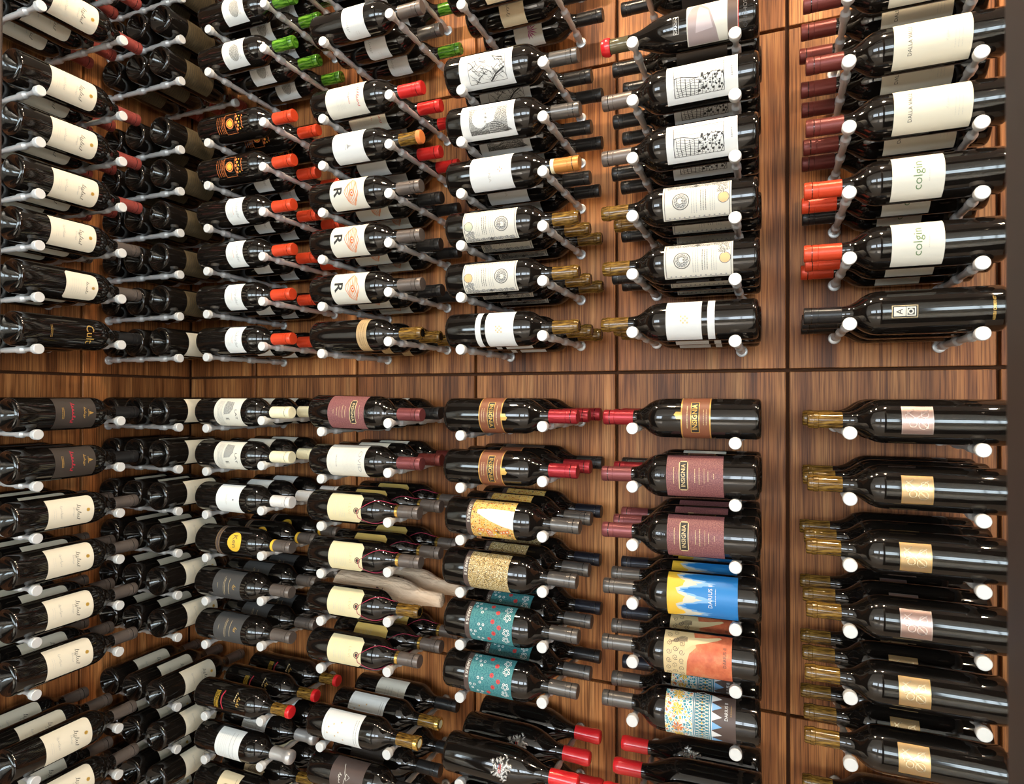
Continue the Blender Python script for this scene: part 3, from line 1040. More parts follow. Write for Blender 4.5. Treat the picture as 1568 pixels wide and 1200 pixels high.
L.lines(-0.030, 0.030, [0.150, 0.144], GREYINK, 0.0014).lines(-0.030, 0.030, [0.060], PALEINK, 0.0012)
design('stars', 'white label bottle with gold stars', 'amber:gold', L)
L = Label().sheet(0.098, 0.072, 0.165, BROWNL)
L.stroke([(-0.030, 0.105), (-0.012, 0.112), (0.004, 0.120), (-0.004, 0.128), (-0.010, 0.118), (0.012, 0.112), (0.028, 0.120), (0.030, 0.130)], 0.0012, IVORY, 1)
L.script(-0.010, 0.014, 0.100, 0.010, IVORY, 44, 0.0010, 4, 1)
design('brown', 'brown label bottle with white flourish', 'foil:black', L)

# --- third and fourth back-wall columns
L = Label().sheet(0.096, 0.100, 0.166, WHITE)
L2 = Label().sheet(0.096, 0.076, 0.089, WHITE)
for i in range(4):
    for j in range(4):
        if (i + j) % 2 == 0:
            L.rect(-0.008 + 0.004 * i, 0.124 + 0.004 * j, -0.0045 + 0.004 * i, 0.1275 + 0.004 * j, SAND, 1)
design('check', 'two-piece white label bottle', 'amber', L, extra=[('label_band', L2.build('label_band_check'))])


def lab_portrait(seal):
    L = Label().sheet(0.074, 0.046, 0.172, IVORY)
    DK = mat('ink_sepia_black', (0.10, 0.095, 0.085), 0.6)
    L.frame(-0.035, 0.049, 0.035, 0.169, 0.0011, DK)
    L.ring(0, 0.138, 0.0160, 0.0018, DK).disc(0, 0.138, 0.0128, FINEENG, 1).disc(0.001, 0.139, 0.0058, IVORY, 2, 10, 0.0066)
    L.ring(0.001, 0.139, 0.0062, 0.0009, DK, 3, 12).disc(0.001, 0.1355, 0.0016, DK, 3, 6)
    L.disc(0.0, 0.060, 0.0092, seal, 1).ring(0.0, 0.060, 0.0104, 0.0010, DK)
    L.lines(-0.024, 0.024, [0.118, 0.1135, 0.109], GREYINK, 0.0009).lines(-0.020, 0.020, [0.101, 0.0965, 0.092], DK, 0.0012).lines(-0.022, 0.022, [0.084, 0.080, 0.076], GREYINK, 0.0008)
    for k in range(24):
        L.disc(0.0310, 0.054 + 0.0046 * k, 0.0026 + 0.0010 * (k % 3), FINEENG, 1, 8)
        if k % 2:
            L.disc(-0.0315, 0.054 + 0.0046 * k, 0.0018, GREYINK, 1, 6)
    for k in range(9):
        L.disc(0.012 + 0.002 * k, 0.062 + 0.007 * math.sin(k * 1.7), 0.0042, FINEENG, 2, 9)
    L.disc(0.031, 0.110, 0.0048, DK, 2, 4)
    return L


design('portrait', 'long portrait-label bottle, peach seal', 'amber', lab_portrait(mat('ink_peach', (0.80, 0.46, 0.20), 0.5)))
design('portraitg', 'long portrait-label bottle, green seal', 'amber', lab_portrait(mat('ink_sage', (0.52, 0.55, 0.38), 0.5)))
variant('portraitb', 'portrait', 'foil:black', 'portrait-label bottle, black capsule')
L = Label().sheet(0.094, 0.062, 0.160, WHITE)
for k in range(4):
    t = k * PI / 2
    L.disc(0.004 * math.cos(t), 0.134 + 0.004 * math.sin(t), 0.0016, ORANGEINK, 1, 4)
L.text('DANA', 0.009, 0.004, 0.108, PALEINK, 1, 0, 1.6)
design('diamond', 'white label bottle with diamond emblem', 'ring:tan,white', L)
variant('diamondb', 'diamond', 'foil:black', 'white diamond-emblem bottle, black capsule')


def lab_vine(seed):
    rg = random.Random(seed)
    L = Label().sheet(0.082, 0.036, 0.166, WHITE)
    a0, a1, s0, s1 = 0.060, 0.152, -0.028, 0.028
    L.rect(s0, a0, s1, a1, mat('engraving_ground', (0.70, 0.69, 0.64), 0.6), 1)
    L.frame(s0, a0, s1, a1, 0.0009, BLACKINK, 2)
    # picture's up is +s: sky above, vine rows below, trees towards the base end
    hz = 0.004
    for k in range(13):
        a = a0 + 0.006 + (a1 - a0 - 0.008) * k / 12
        top = hz + 0.004 * math.sin(k * 0.7)
        am = a + 0.012 * (k - 8) / 8
        L.stroke([(s0 + 0.001, a), (s0 * 0.5 + rg.uniform(-.002, .002), a * 0.5 + am * 0.5 + rg.uniform(-.0015, .0015)), (top, min(a1 - .002, max(a0 + .002, am)))], rg.choice((0.0009, 0.0013)), BLACKINK, 2)
    for k in range(7):
        q = s0 + 0.004 + 0.0042 * k
        L.stroke([(q + 0.0015 * math.sin(i * 1.3 + k), a0 + 0.036 + (a1 - a0 - 0.040) * i / 8) for i in range(9)], 0.0007, BLACKINK, 2)
    for k in range(85):
        s, a = rg.uniform(s0 + 0.003, hz + 0.006), rg.uniform(a0 + 0.003, a0 + 0.046)
        L.disc(s, a, rg.uniform(0.0009, 0.0026), BLACKINK if rg.random() < 0.55 else WHITE, 3, 6)
    L.stroke([(hz + 0.001 + 0.003 * math.sin(i * 0.9), a0 + (a1 - a0) * i / 10) for i in range(11)], 0.0012, BLACKINK, 3)
    L.stroke([(hz + 0.010 + 0.003 * math.sin(i * 0.6 + 1), a0 + (a1 - a0) * i / 10) for i in range(11)], 0.0007, GREYINK, 2)
    L.stroke([(hz + 0.017 + 0.004 * math.sin(i * 0.4), a0 + (a1 - a0) * i / 10) for i in range(11)], 0.0009, SAND, 2)
    L.lines(-0.006, 0.014, [0.046], GREYINK, 0.0022)
    return L


def lab_hills():
    L = Label().sheet(0.084, 0.040, 0.166, WHITE)
    a0, a1, s0, s1 = 0.060, 0.150, -0.028, 0.028
    L.rect(s0, a0, s1, a1, FINEENG, 1)
    L.disc(-0.006, 0.086, 0.020, WHITE, 2, 18, 0.018).poly([(s0 + 0.003, 0.100), (s0 + 0.003, 0.128), (0.004, 0.118), (0.006, 0.096)], WHITE, 2)
    for k in range(6):
        L.stroke([(s1 - 0.002 - 0.0045 * k * math.cos(t * 0.26), 0.104 + 0.044 * t / 6 + 0.002 * k) for t in range(7)], 0.0012, BLACKINK, 3)
    for k in range(13):
        L.rect(0.020, 0.062 + 0.0034 * k, 0.0275, 0.064 + 0.0034 * k, BLACKINK, 3)
    L.stroke([(0.019, 0.060), (0.0185, 0.085), (0.012, 0.102)], 0.0012, BLACKINK, 3)
    return L


def lab_map():
    rg = random.Random(5)
    L = Label().sheet(0.084, 0.040, 0.166, WHITE)
    a0, a1, s0, s1 = 0.062, 0.150, -0.026, 0.028
    L.rect(s0, a0, s1, a1, mat('engraving_ground', (0.70, 0.69, 0.64), 0.6), 1).frame(s0, a0, s1, a1, 0.0008, BLACKINK, 2)
    for k in range(75):
        s, a = rg.uniform(s0 + .004, s1 - .004), rg.uniform(a0 + .004, a1 - .004)
        t = rg.choice((0.6, 0.6, 2.1, 1.2)) + rg.uniform(-.2, .2)
        d = rg.uniform(0.004, 0.011)
        q = [(max(s0, min(s1, s + e * d * math.cos(t))), max(a0, min(a1, a + e * d * math.sin(t)))) for e in (-1, 0, 1)]
        L.stroke(q, rg.choice((0.0006, 0.0009, 0.0013)), BLACKINK if rg.random() < .7 else GREYINK, 3)
    L.stroke([(s1 - 0.001, 0.112), (0.012, 0.128), (0.002, 0.148)], 0.0035, BLACKINK, 3)
    return L


design('vine', 'white label bottle with vineyard engraving', 'foil:umber', lab_vine(3), 'wide')
variant('vineb', 'vine', 'foil:black', 'vineyard-engraving bottle, black capsule')
design('hills', 'white label bottle with valley engraving', 'foil:charcoal', lab_hills(), 'wide')
variant('hillsb', 'hills', 'foil:black', 'valley-engraving bottle, black capsule')
design('map', 'white label bottle with field-pattern engraving', 'foil:charcoal', lab_map(), 'wide')
variant('mapb', 'map', 'foil:black', 'field-pattern engraving bottle, black capsule')
L = Label().sheet(0.090, 0.090, 0.150, BEIGE).script(-0.012, 0.022, 0.110, 0.012, BROWNL, 41, 0.0008, 6)
design('beigescript', 'cream script-label bottle, black capsule', 'foil:black', L)
L = Label().sheet(0.090, 0.085, 0.158, IVORY)
for k in range(9):
    t = PI * (k - 0.5) / 8 + 0.2
    L.poly([(0.004 + 0.002 * math.sin(t), 0.122), (0.004 + 0.012 * math.cos(t - .12), 0.122 + 0.013 * math.sin(t - .12)), (0.004 + 0.022 * math.cos(t), 0.122 + 0.024 * math.sin(t)), (0.004 + 0.012 * math.cos(t + .12), 0.122 + 0.013 * math.sin(t + .12))], PURPLE, 1)
design('flower', 'cream label bottle with magenta flower', 'foil:black', L)


def lab_band():
    L = Label().sheet(0.112, 0.088, 0.143, BANDL)
    L.rect(-0.056, 0.0885, 0.056, 0.0905, GOLD, 1).rect(-0.056, 0.1405, 0.056, 0.1425, GOLD, 1)
    L.rect(-0.032, 0.1085, 0.032, 0.1245, GOLD, 1).rect(-0.0305, 0.1098, 0.0305, 0.1232, BLACKINK, 2)
    L.text('INSIGNIA', 0.0125, 0, 0.1165, GOLD, 3, 0.0002, 0.98)
    L.lines(-0.022, 0.022, [0.131], SAND, 0.0014).lines(-0.015, 0.015, [0.101, 0.096], SAND, 0.0009)
    L.poly([(-0.004, 0.142), (0.010, 0.142), (0.010, 0.152), (0.004, 0.156), (0.001, 0.152), (-0.004, 0.151)], GOLD, 1)
    return L


design('band', 'black bottle with russet-gold band', 'foil:cherry', lab_band())


def darius(L, a=0.062, m=IVORY):
    L.sheet(0.100, a - 0.007, a + 0.0045, BROWNL)
    return L.text('DARIUS II', 0.0085, -0.012, a - 0.0012, m, 1, 0.0001, 1.1)


L = darius(Label().sheet(0.100, 0.0665, 0.166, GOLDFLO))
L.poly([(-0.024, 0.166), (0.016, 0.166), (0.010, 0.140), (0.000, 0.110), (-0.014, 0.080), (-0.022, 0.080), (-0.026, 0.110)], WHITE, 1)
rg = random.Random(9)
for k in range(26):
    s, a = rg.uniform(-0.03, 0.045), rg.uniform(0.074, 0.160)
    if s < 0.004 + (a - 0.08) * 0.2 and s > -0.028:
        s = 0.020 + rg.uniform(0, .02)
    c = rg.choice((ORANGEINK, YELLOW, SAND, BLACKINK))
    if c is BLACKINK:
        for q in range(3):
            L.stroke([(s + 0.0024 * q, a), (s + 0.0024 * q + 0.002, a + 0.006)], 0.0013, c, 3)
    else:
        L.ring(s, a, 0.0052, 0.0022, c, 2, 12).disc(s, a, 0.0017, IVORY, 3, 8)
design('floral', 'gold floral label bottle, grey capsule', 'foil:charcoal', L, 'wide')
design('goldpat', 'gold patterned label bottle, grey capsule', 'foil:charcoal', darius(Label().sheet(0.100, 0.0665, 0.160, GOLDPAT)), 'wide')
L = darius(Label().sheet(0.100, 0.0665, 0.166, TEAL))
for s, a in ((-0.036, 0.150), (-0.018, 0.152), (0.012, 0.153), (0.030, 0.151), (-0.028, 0.092), (0.006, 0.094), (0.038, 0.092), (-0.040, 0.076), (0.022, 0.076)):
    for k in range(5 if a > 0.12 else 3):
        t = k * 2 * PI / (5 if a > 0.12 else 3)
        L.ring(s + 0.0058 * math.cos(t), a + 0.0058 * math.sin(t), 0.0030, 0.0014, WHITE, 2, 10)
for s, a in ((-0.026, 0.128), (-0.006, 0.120), (0.018, 0.124), (0.034, 0.112), (-0.040, 0.112), (0.004, 0.136)):
    for k in range(7):
        t = k * 2 * PI / 7
        L.disc(s + 0.0034 * math.cos(t), a + 0.0034 * math.sin(t), 0.0018, REDINK, 1, 7)
    L.disc(s, a, 0.0018, CRIMSON, 2, 8)
design('teal', 'teal floral label bottle, grey capsule', 'foil:charcoal', L, 'wide')
for k in ('floral', 'goldpat', 'teal'):
    variant(k + 'n', k, 'foil:navy', DESIGNS[k].desc.replace('grey', 'navy'))
variant('tealb', 'teal', 'foil:black', 'teal floral label bottle, black capsule')

# cast pewter medallion
rg = random.Random(4)
bm = bmesh.new()
for k in range(120):
    t, d = rg.uniform(0, 2 * PI), math.sqrt(rg.random())
    s, a = 0.022 * d * math.cos(t) * (1 + 0.18 * math.sin(5 * t)), 0.142 + 0.022 * d * math.sin(t) * (1 + 0.18 * math.sin(5 * t))
    r = prof_r(PROF2W, a)
    mx = Matrix.Translation((a, -r * math.cos(s / RW), -r * math.sin(s / RW))) @ Matrix.Rotation(rg.uniform(0, PI), 4, 'Y') @ Matrix.Diagonal((rg.uniform(.0026, .0062), 0.0030, rg.uniform(.0014, .0026), 1))
    bmesh.ops.create_icosphere(bm, subdivisions=1, radius=1, matrix=mx)
MEDAL = bm_mesh('medallion', bm, SILVER, True)
L = Label(PROF2)
L.rect(-0.006, 0.138, 0.010, 0.1395, REDINK, 12).rect(-0.006, 0.142, 0.010, 0.1435, REDINK, 12)
design('medal', 'black bottle, pewter medallion, red wax', 'wax', L, 'slopedwide', [('medallion', MEDAL)])
DESIGNS['waxplain'] = D('unlabelled black bottle with red wax', 'wax', None, 'slopedwide')

L = Label(PROF2).sheet(0.090, 0.034, 0.128, IVORY)
L.rect(-0.044, 0.036, 0.044, 0.054, BROWNL, 1).rect(-0.044, 0.034, 0.044, 0.0355, REDINK, 1)
L.poly([(-0.044, 0.126), (-0.044, 0.070), (-0.020, 0.074), (0.020, 0.086), (0.044, 0.108), (0.030, 0.118), (0.010, 0.126)], PHOTO, 1)
L.poly([(-0.020, 0.112), (0.014, 0.108), (0.030, 0.104), (0.016, 0.088), (-0.016, 0.080)], mat('ink_mauve', (0.52, 0.43, 0.43), 0.4), 2)
L.text('ORIGIN', 0.007, 0, 0.148, SILVER, 1, 0, 1.3).frame(-0.016, 0.143, 0.016, 0.153, 0.0006, SILVER).text('ONEHOPE', 0.010, 0, 0.022, CHAR, 1, 0, 1.2)
design('photo', 'taupe picture label, red wax tip', 'waxtip', L, 'sloped')
L = Label().sheet(0.096, 0.060, 0.160, DARKL).ring(0.020, 0.115, 0.008, 0.0006, SAND, 1)
design('darklab', 'dark-label bottle, black capsule', 'foil:black', L)


def jag(L, base, amp, m, layer, seed, n=22, top=0.168, w=0.049):
    rg = random.Random(seed)
    pts = [(-w, top), (-w, base)]
    for i in range(n):
        s = -w + 2 * w * (i + 0.5) / n
        q = 0.5 + 0.5 * math.cos((s + 0.006) / 0.030 * 2 * PI)
        pts.append((s, base - amp * q * rg.uniform(0.75, 1.0) - (amp * 0.16 if i % 2 else 0)))
    pts += [(w, base), (w, top)]
    return L.poly(pts[::-1], m, layer)


L = Label().sheet(0.098, 0.040, 0.168, BLUE)
jag(L, 0.145, 0.062, LBLUE, 1, 3, 44)
jag(L, 0.150, 0.046, mat('ink_straw', (0.62, 0.58, 0.46), 0.5), 2, 5, 36)
jag(L, 0.154, 0.022, YELLOW, 3, 7, 20)
L.text('DARIUS II', 0.0105, 0.002, 0.088, WHITE, 4, 0, 1.0).lines(-0.014, 0.016, [0.079], WHITE, 0.0008, layer=4)
design('blue', 'yellow-blue label bottle', 'foil:charcoal', L, 'wide')
variant('bluen', 'blue', 'foil:navy', 'yellow-blue label bottle, navy capsule')
L = Label().sheet(0.098, 0.048, 0.172, RUST)
L.poly([(-0.049, 0.172), (-0.049, 0.132), (-0.030, 0.130), (-0.010, 0.128), (0.004, 0.124), (0.016, 0.112), (0.049, 0.118), (0.049, 0.172)], SAND, 1)
for k in range(17):
    s, a = -0.042 + 0.0155 * (k % 6) + (0.006 if k // 6 % 2 else 0), 0.162 - 0.012 * (k // 6)
    L.stroke([(s + (0.0012 + 0.0046 * i / 9) * math.cos(i * 0.95 + k), a + (0.0012 + 0.0046 * i / 9) * math.sin(i * 0.95 + k)) for i in range(10)], 0.0009, BROWNL, 2)
L.poly([(0.010, 0.132), (0.020, 0.118), (0.026, 0.095), (0.034, 0.074), (0.039, 0.066), (0.042, 0.070), (0.037, 0.092), (0.035, 0.118), (0.034, 0.134)], mat('ink_buff', (0.74, 0.56, 0.30), 0.5), 3)
for k in range(7):
    L.stroke([(0.022 + 0.002 * k, 0.160 - 0.003 * k), (0.024 + 0.0018 * k, 0.145 - 0.002 * k), (0.026 + 0.0012 * k, 0.128)], 0.0008, BROWNL, 4)
L.text('DARIUS II', 0.0085, 0.004, 0.060, BROWNL, 3, 0, 1.0)
design('scroll', 'scrollwork and rust label bottle', 'foil:charcoal', L, 'wide')
variant('scrolln', 'scroll', 'foil:navy', 'scrollwork label bottle, navy capsule')
L = Label().sheet(0.098, 0.042, 0.170, BROWNL)
L.rect(-0.049, 0.120, 0.049, 0.170, MOSAIC, 1)
L.rect(-0.049, 0.084, 0.049, 0.120, mat('ink_deep_teal', (0.03, 0.20, 0.26), 0.5), 1)
for a in (0.0845, 0.088, 0.116, 0.1192):
    L.rect(-0.049, a - 0.0006, 0.049, a + 0.0006, WHITE, 2)
for k in range(17):
    s = -0.048 + 0.006 * k
    L.stroke([(s, 0.090), (s + 0.006, 0.102), (s, 0.114)], 0.0012, IVORY, 2)
    L.stroke([(s + 0.003, 0.090), (s - 0.003, 0.102), (s + 0.003, 0.114)], 0.0012, IVORY, 2)
    L.disc(s, 0.102, 0.0017, YELLOW if k % 2 else BLACKINK, 3, 8)
for k in range(6):
    s = -0.041 + 0.0165 * k
    L.poly([(s - 0.0075, 0.084), (s, 0.066), (s + 0.0075, 0.084)], WHITE if k % 2 else LBLUE, 2)
for s, a, c in ((-0.022, 0.146, ORANGEINK), (0.012, 0.147, YELLOW), (0.040, 0.146, YELLOW), (-0.044, 0.145, YELLOW)):
    for k in range(8):
        t = k * PI / 4
        L.poly([(s, a), (s + 0.008 * math.cos(t - .25), a + 0.008 * math.sin(t - .25)), (s + 0.0115 * math.cos(t), a + 0.0115 * math.sin(t)), (s + 0.008 * math.cos(t + .25), a + 0.008 * math.sin(t + .25))], c, 2)
    L.ring(s, a, 0.0130, 0.0009, WHITE, 2, 16)
L.text('DARIUS II', 0.0085, 0.020, 0.058, WHITE, 2, 0, 0.9).lines(0.012, 0.032, [0.050], GOLD, 0.0008)
design('mosaic', 'mosaic-tile label bottle', 'foil:charcoal', L, 'wide')
variant('mosaicn', 'mosaic', 'foil:navy', 'mosaic-tile label bottle, navy capsule')

# --- fifth back-wall column
L = Label()
L.rect(-0.0105, 0.128, 0.0105, 0.166, SAND, 1).rect(-0.0095, 0.129, 0.0095, 0.165, BLACKINK, 2)
L.rect(-0.0075, 0.146, 0.0075, 0.163, IVORY, 3).text('A', 0.014, 0, 0.1545, BLACKINK, 4)
L.frame(-0.0075, 0.131, 0.0075, 0.145, 0.0018, IVORY, 3).text('O', 0.012, 0, 0.138, IVORY, 3, 0.0004)
L.text('ABREU CABERNET', 0.0055, 0.0, 0.022, GOLD, 1, 0.0001, 0.9)
design('emblem', 'black bottle with square monogram plaque', 'foil:black', L)
L = Label().sheet(0.092, 0.090, 0.166, IVORY).text('colgin', 0.019, 0.002, 0.128, GREENINK, 1, 0, 1.15).lines(-0.010, 0.012, [0.112], PALEINK, 0.0012)
design('colgin', 'white label bottle with lowercase lettering', 'foil:scarlet', L)
variant('colginb', 'colgin', 'foil:black', 'lowercase-lettered white label, black capsule')
L = Label().sheet(0.092, 0.054, 0.166, CREAM).text('DALLA VALLE', 0.0085, 0.004, 0.142, BLACKINK, 1, 0, 1.0)
L.script(-0.008, 0.014, 0.089, 0.006, PALEINK, 51, 0.0006, 5).lines(-0.02, 0.02, [0.078, 0.073, 0.068], PALEINK, 0.0006)
design('dalla', 'large cream label bottle, maroon capsule', 'foil:maroon', L)


def lab_plate(m):
    L = Label().sheet(0.050, 0.112, 0.158, m)
    L.frame(-0.0245, 0.1128, 0.0245, 0.1572, 0.0006, SILVER if m is PINKFOIL else GOLD, 2)
    e = mat('emboss_glint_rose', (0.80, 0.66, 0.62), 0.25, 0.8) if m is PINKFOIL else mat('emboss_glint_gold', (0.86, 0.72, 0.48), 0.25, 0.8)  # paler metal paints in the light caught by the raised strokes
    for cx, cy, rr in ((-0.008, 0.127, 0.0075), (-0.006, 0.142, 0.0060), (0.009, 0.125, 0.0060)):
        L.ring(cx, cy, rr, 0.0014, e, 5, 18)
    L.stroke([(-0.013, 0.120), (0.0, 0.135), (0.015, 0.152)], 0.0016, e, 5).stroke([(0.016, 0.119), (0.004, 0.136), (-0.002, 0.150), (0.008, 0.153), (0.018, 0.140)], 0.0014, e, 6)
    return L


design('plateg', 'black bottle with embossed gold plate', 'amber', lab_plate(GOLDFOIL))
design('platep', 'black bottle with embossed rose plate', 'amber', lab_plate(PINKFOIL))

# ------------------------------------------------------------------ pegs
PEG_L = 0.29077
SADDLES = (0.062, 0.157, 0.252)
pp = [(-0.006, 0.0), (-0.006, 0.0062), (0.004, 0.0062)]
for d in SADDLES:
    pp += [(d - 0.040, 0.0064), (d - 0.036, 0.0086), (d - 0.016, 0.0088), (d - 0.008, 0.0052), (d + 0.007, 0.0052), (d + 0.012, 0.0066)]
pp += [(0.270, 0.0074), (0.2765, 0.0096), (0.2765, 0.0)]
PEG_ME = lathe_mesh('peg_shaft', pp, ALU, 20, sharp=18)
PEGCAP_ME = lathe_mesh('peg_cap', [(0.2766, 0.0), (0.2766, 0.0096), (0.2780, 0.0112), (0.2895, 0.0115), (PEG_L, 0.0104), (PEG_L, 0.0)], ALUCAP, 24)
PEGFL_ME = lathe_mesh('peg_flange', [(0.0, 0.0063), (0.0, 0.0125), (0.0035, 0.0125), (0.0045, 0.0112), (0.0045, 0.0063)], ALU, 24)

ORD = ['first', 'second', 'third', 'fourth', 'fifth', 'sixth', 'seventh', 'eighth', 'ninth', 'tenth', 'eleventh']
ZN, PITCHZ, RGAP, DZB = 0.12781, 0.11468, 0.18956, 0.02364
HALF = 0.19127 / 2


def row_z(row):
    """row >= 0 counts up from the long groove, row < 0 counts down; six rows to a panel"""
    if row >= 0:
        return EYE + ZN + (row // 6) * RACKH + (row % 6) * PITCHZ
    k = -1 - row
    return EYE + ZN - RGAP - (k // 6) * RACKH - (k % 6) * PITCHZ


def row_words(row):
    return (ORD[row] + ' row above') if row >= 0 else (ORD[-1 - row] + ' row below')


# column: (origin of column centre on its wall, neck direction, wall)
COLS = {'A': ('L', 0.5434), 'B': ('L', 0.1845)}
for i, c in enumerate('CDEFG'):
    COLS[c] = ('K', -1.29544 + 0.37922 * i)
COLWORDS = {'A': 'outer left-wall column', 'B': 'corner left-wall column', 'C': 'first back-wall column from corner', 'D': 'second back-wall column from corner',
            'E': 'third back-wall column from corner', 'F': 'fourth back-wall column from corner', 'G': 'fifth back-wall column from corner'}
NECK = {'A': 1, 'B': 1, 'C': 1, 'D': 1, 'E': 1, 'F': -1, 'G': -1}


def place_matrix(col, t, d, z):
    """t: offset along the wall towards the necks' side, d: distance out from the wall"""
    wall, c = COLS[col]
    if wall == 'K':
        M = Matrix.Translation((c + NECK[col] * t, -d, z))
        if NECK[col] < 0:
            M = M @ Matrix.Rotation(PI, 4, 'Y')
        return M
    return Matrix.Translation((XL + d, -(c - t), z)) @ Matrix.Rotation(PI / 2, 4, 'Z')


def peg_matrix(col, t, z):
    wall, c = COLS[col]
    if wall == 'K':          # local X -> world -Y
        return Matrix.Translation((c + NECK[col] * t, 0, z)) @ Matrix.Rotation(-PI / 2, 4, 'Z')
    return Matrix.Translation((XL, -(c - t), z))


def project(p):
    v = camo.matrix_world.inverted() @ Vector(p)
    if v.z > -0.05:
        return None
    return 784 + FPX * v.x / -v.z, 600 - FPX * v.y / -v.z


def in_view(pts, m=14):
    for p in pts:
        q = project(p)
        if q and -m < q[0] < 1568 + m and -m < q[1] < 1200 + m:
            return True
    return False


def put_peg(col, row, which):
    z = row_z(row) - (DZB if which == 'body' else 0)
    M = peg_matrix(col, HALF if which == 'neck' else -HALF, z)
    if not in_view([M @ Vector((x, 0, 0)) for x in (0, 0.1, 0.2, PEG_L)], 4):
        return
    o = mesh_obj('wine_peg', PEG_ME, None, M)
    o['label'] = 'grooved steel peg under bottle %s, %s wall groove, %s' % ('necks' if which == 'neck' else 'bodies', row_words(row), COLWORDS[col])
    o['category'] = 'peg'
    o['group'] = 'steel wine pegs'
    mesh_obj('peg_cap', PEGCAP_ME, o)
    mesh_obj('peg_flange', PEGFL_ME, o)


DEPTH = ('outermost', 'middle', 'innermost')
rj = random.Random(11)


def put_bottle(col, row, depth, key, roll=0.0, shift=0.0):
    ds = DESIGNS[key]
    d = SADDLES[2 - depth]
    z = row_z(row) + 0.0052 + 0.0153
    sh = 0.013 + shift + rj.uniform(-0.0035, 0.0035)
    M = place_matrix(col, sh - 0.15, d, z)
    # labels are turned part of the way towards a standing viewer
    rl = roll + math.radians(rj.uniform(-5, 5)) - 0.5 * math.atan2(EYE - z, 1.35)
    if NECK[col] < 0:
        rl = -rl
    if not in_view([M @ Vector((a, y, zz)) for a in (0, 0.08, 0.16, 0.23, 0.3) for y, zz in ((0, R), (0, -R), (-R, 0))], 2):
        return
    root = bpy.data.objects.new('wine_bottle', None)
    root.empty_display_size = 0.03
    COL.objects.link(root)
    if 'wide' in ds.shape or ds.shape == 'wrapped':      # a fatter body lifts the base end a little
        up = 1 if NECK[col] > 0 else -1
        piv = Matrix.Translation((0.233, 0, 0))
        M = M @ piv @ Matrix.Rotation(up * math.atan((0.0033 if 'wide' in ds.shape else 0.0024) / 0.191), 4, 'Y') @ piv.inverted()
    root.matrix_basis = M @ Matrix.Rotation(rl, 4, 'X')
    lab = '%s, %s, %s wall groove, %s' % (ds.desc, DEPTH[depth], row_words(row), COLWORDS[col])
    if len(lab.split()) > 16:
        lab = lab.replace(' from corner', '')
    root['label'] = lab
    root['category'] = 'bottle'
    root['group'] = 'wine bottles on wall pegs'
    body = mesh_obj('paper_wrap' if ds.shape == 'wrapped' else 'glass', GLASS_ME[ds.shape], root)
    lo = mesh_obj('label', ds.label, root) if ds.label else None
    if ds.capsule:
        first = None
        for pn, me in cap(ds.capsule):
            o = mesh_obj(pn, me, first or root)
            first = first or o
    for pn, me in ds.extra:
        mesh_obj(pn, me, {'glass_seal': body, 'tag_string': lo}.get(pn, root))


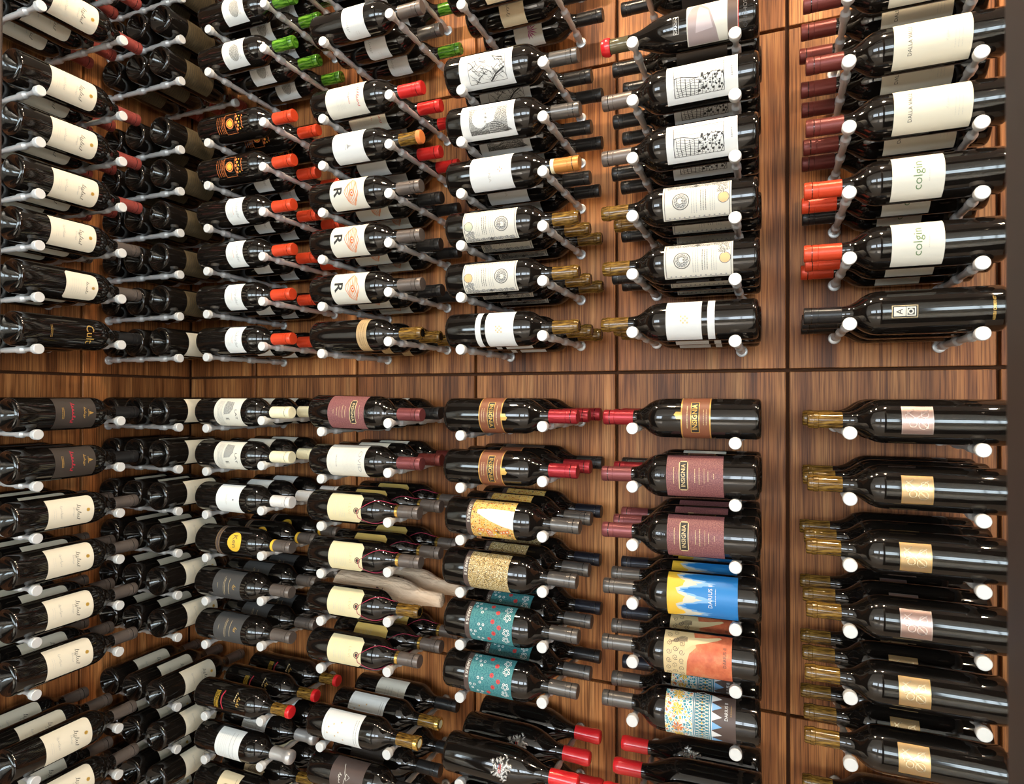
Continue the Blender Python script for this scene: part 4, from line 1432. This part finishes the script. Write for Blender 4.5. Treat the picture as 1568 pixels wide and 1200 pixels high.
# what lies where: column -> {row: (outermost, middle, innermost)}; a single key fills all three
RACK = {
    'A': {9: 'sigred', 8: 'sigred', 7: 'sigred', 6: 'sigred', 5: 'sigred', 4: 'sigred', 3: 'sigred', 2: 'sig', 1: ('sigshort', 'sig', 'sig'), 0: 'cult',
          -1: 'darkred', -2: 'darkred', -3: 'sig', -4: 'sig', -5: 'sig', -6: 'sig', -7: 'sig', -8: 'sig', -9: 'sig', -10: 'sig'},
    'B': {9: 'tan', 8: 'tan', 7: 'tan', 6: 'tan', 5: 'tan', 4: 'tan', 3: 'tan', 2: 'tan', 1: 'tan', 0: 'sig',
          -1: 'sig', -2: 'sig', -3: 'sig', -4: 'sig', -5: 'sig', -6: 'sig', -7: 'sig', -8: 'sig', -9: 'sig', -10: 'sig'},
    'C': {9: 'engr', 8: 'engr', 7: 'engr', 6: 'engr', 5: 'ornate', 4: ('ornate', 'schr', 'schr'), 3: 'schr', 2: 'schr', 1: 'schr', 0: 'schr',
          -1: 'castle', -2: 'castle', -3: 'plain', -4: 'oval', -5: 'greygold', -6: 'greygold', -7: 'yellowred', -8: 'bulb', -9: 'beige', -10: 'beige'},
    'D': {8: 'melody', 7: ('melody', 'melodyg', 'melodyg'), 6: ('melody', 'melodyb', 'melodyg'), 5: 'redscript', 4: ('tree', 'treered', 'treered'), 3: ('rlabel', 'rlabelb', 'rlabelb'),
          2: ('rlabel', 'rlabelb', 'rlabelb'), 1: ('rlabel', 'rlabelb', 'rlabelb'), 0: 'goldband',
          -1: ('mottle', 'ivory', 'ivory'), -2: ('ovid', 'ivorym', 'ivorym'), -3: ('tag', 'tagy', 'tagy'), -4: ('tag', 'tagy', 'tagy'), -5: ('tagamber', 'wrapped', 'wrapped'),
          -6: ('tag', 'tagy', 'tagy'), -7: ('stars', 'stars', 'ivory'), -8: ('brown', 'darklab', 'darklab'), -9: 'darklab'},
    'E': {7: 'beigescript', 6: ('beigescript', 'beigescript', 'flower'), 5: ('map', 'mapb', 'mapb'), 4: ('hills', 'hillsb', 'hillsb'), 3: ('diamond', 'diamondb', 'diamondb'),
          2: 'portraitg', 1: 'portrait', 0: 'check',
          -1: 'band', -2: ('band', 'band', 'darklab'), -3: ('floral', 'floral', 'floraln'), -4: ('goldpat', 'goldpat', 'goldpatn'), -5: ('teal', 'teal', 'tealn'), -6: ('teal', 'teal', 'tealb'),
          -7: ('medal', 'medal', 'waxplain'), -8: 'waxplain'},
    'F': {7: 'darklab', 6: 'darklab', 5: ('photo', 'darklab', 'darklab'), 4: ('vine', 'vineb', 'vineb'), 3: ('vine', 'vineb', 'vineb'), 2: ('portrait', 'portrait', 'portraitb'),
          1: ('portrait', 'portraitb', 'portraitb'), 0: 'check',
          -1: 'band', -2: ('mottle', 'band', 'ivory'), -3: 'mottle', -4: ('blue', 'blue', 'bluen'), -5: ('scroll', 'scroll', 'scrolln'), -6: ('mosaic', 'mosaic', 'mosaicn'),
          -7: ('waxplain', 'waxplain', 'medal'), -8: 'waxplain'},
    'G': {7: 'dalla', 6: 'dalla', 5: 'dalla', 4: 'dalla', 3: 'dalla', 2: ('colgin', 'colgin', 'colginb'), 1: 'colgin', 0: 'emblem',
          -1: 'platep', -2: 'plateg', -3: 'plateg', -4: 'platep', -5: 'plateg', -6: 'plateg', -7: 'plateg', -8: 'plateg'},
}
for col, rows in RACK.items():
    for row, keys in rows.items():
        for which in ('neck', 'body'):
            put_peg(col, row, which)
        if isinstance(keys, str):
            keys = (keys,) * 3
        for depth, key in enumerate(keys):
            put_bottle(col, row, depth, key)
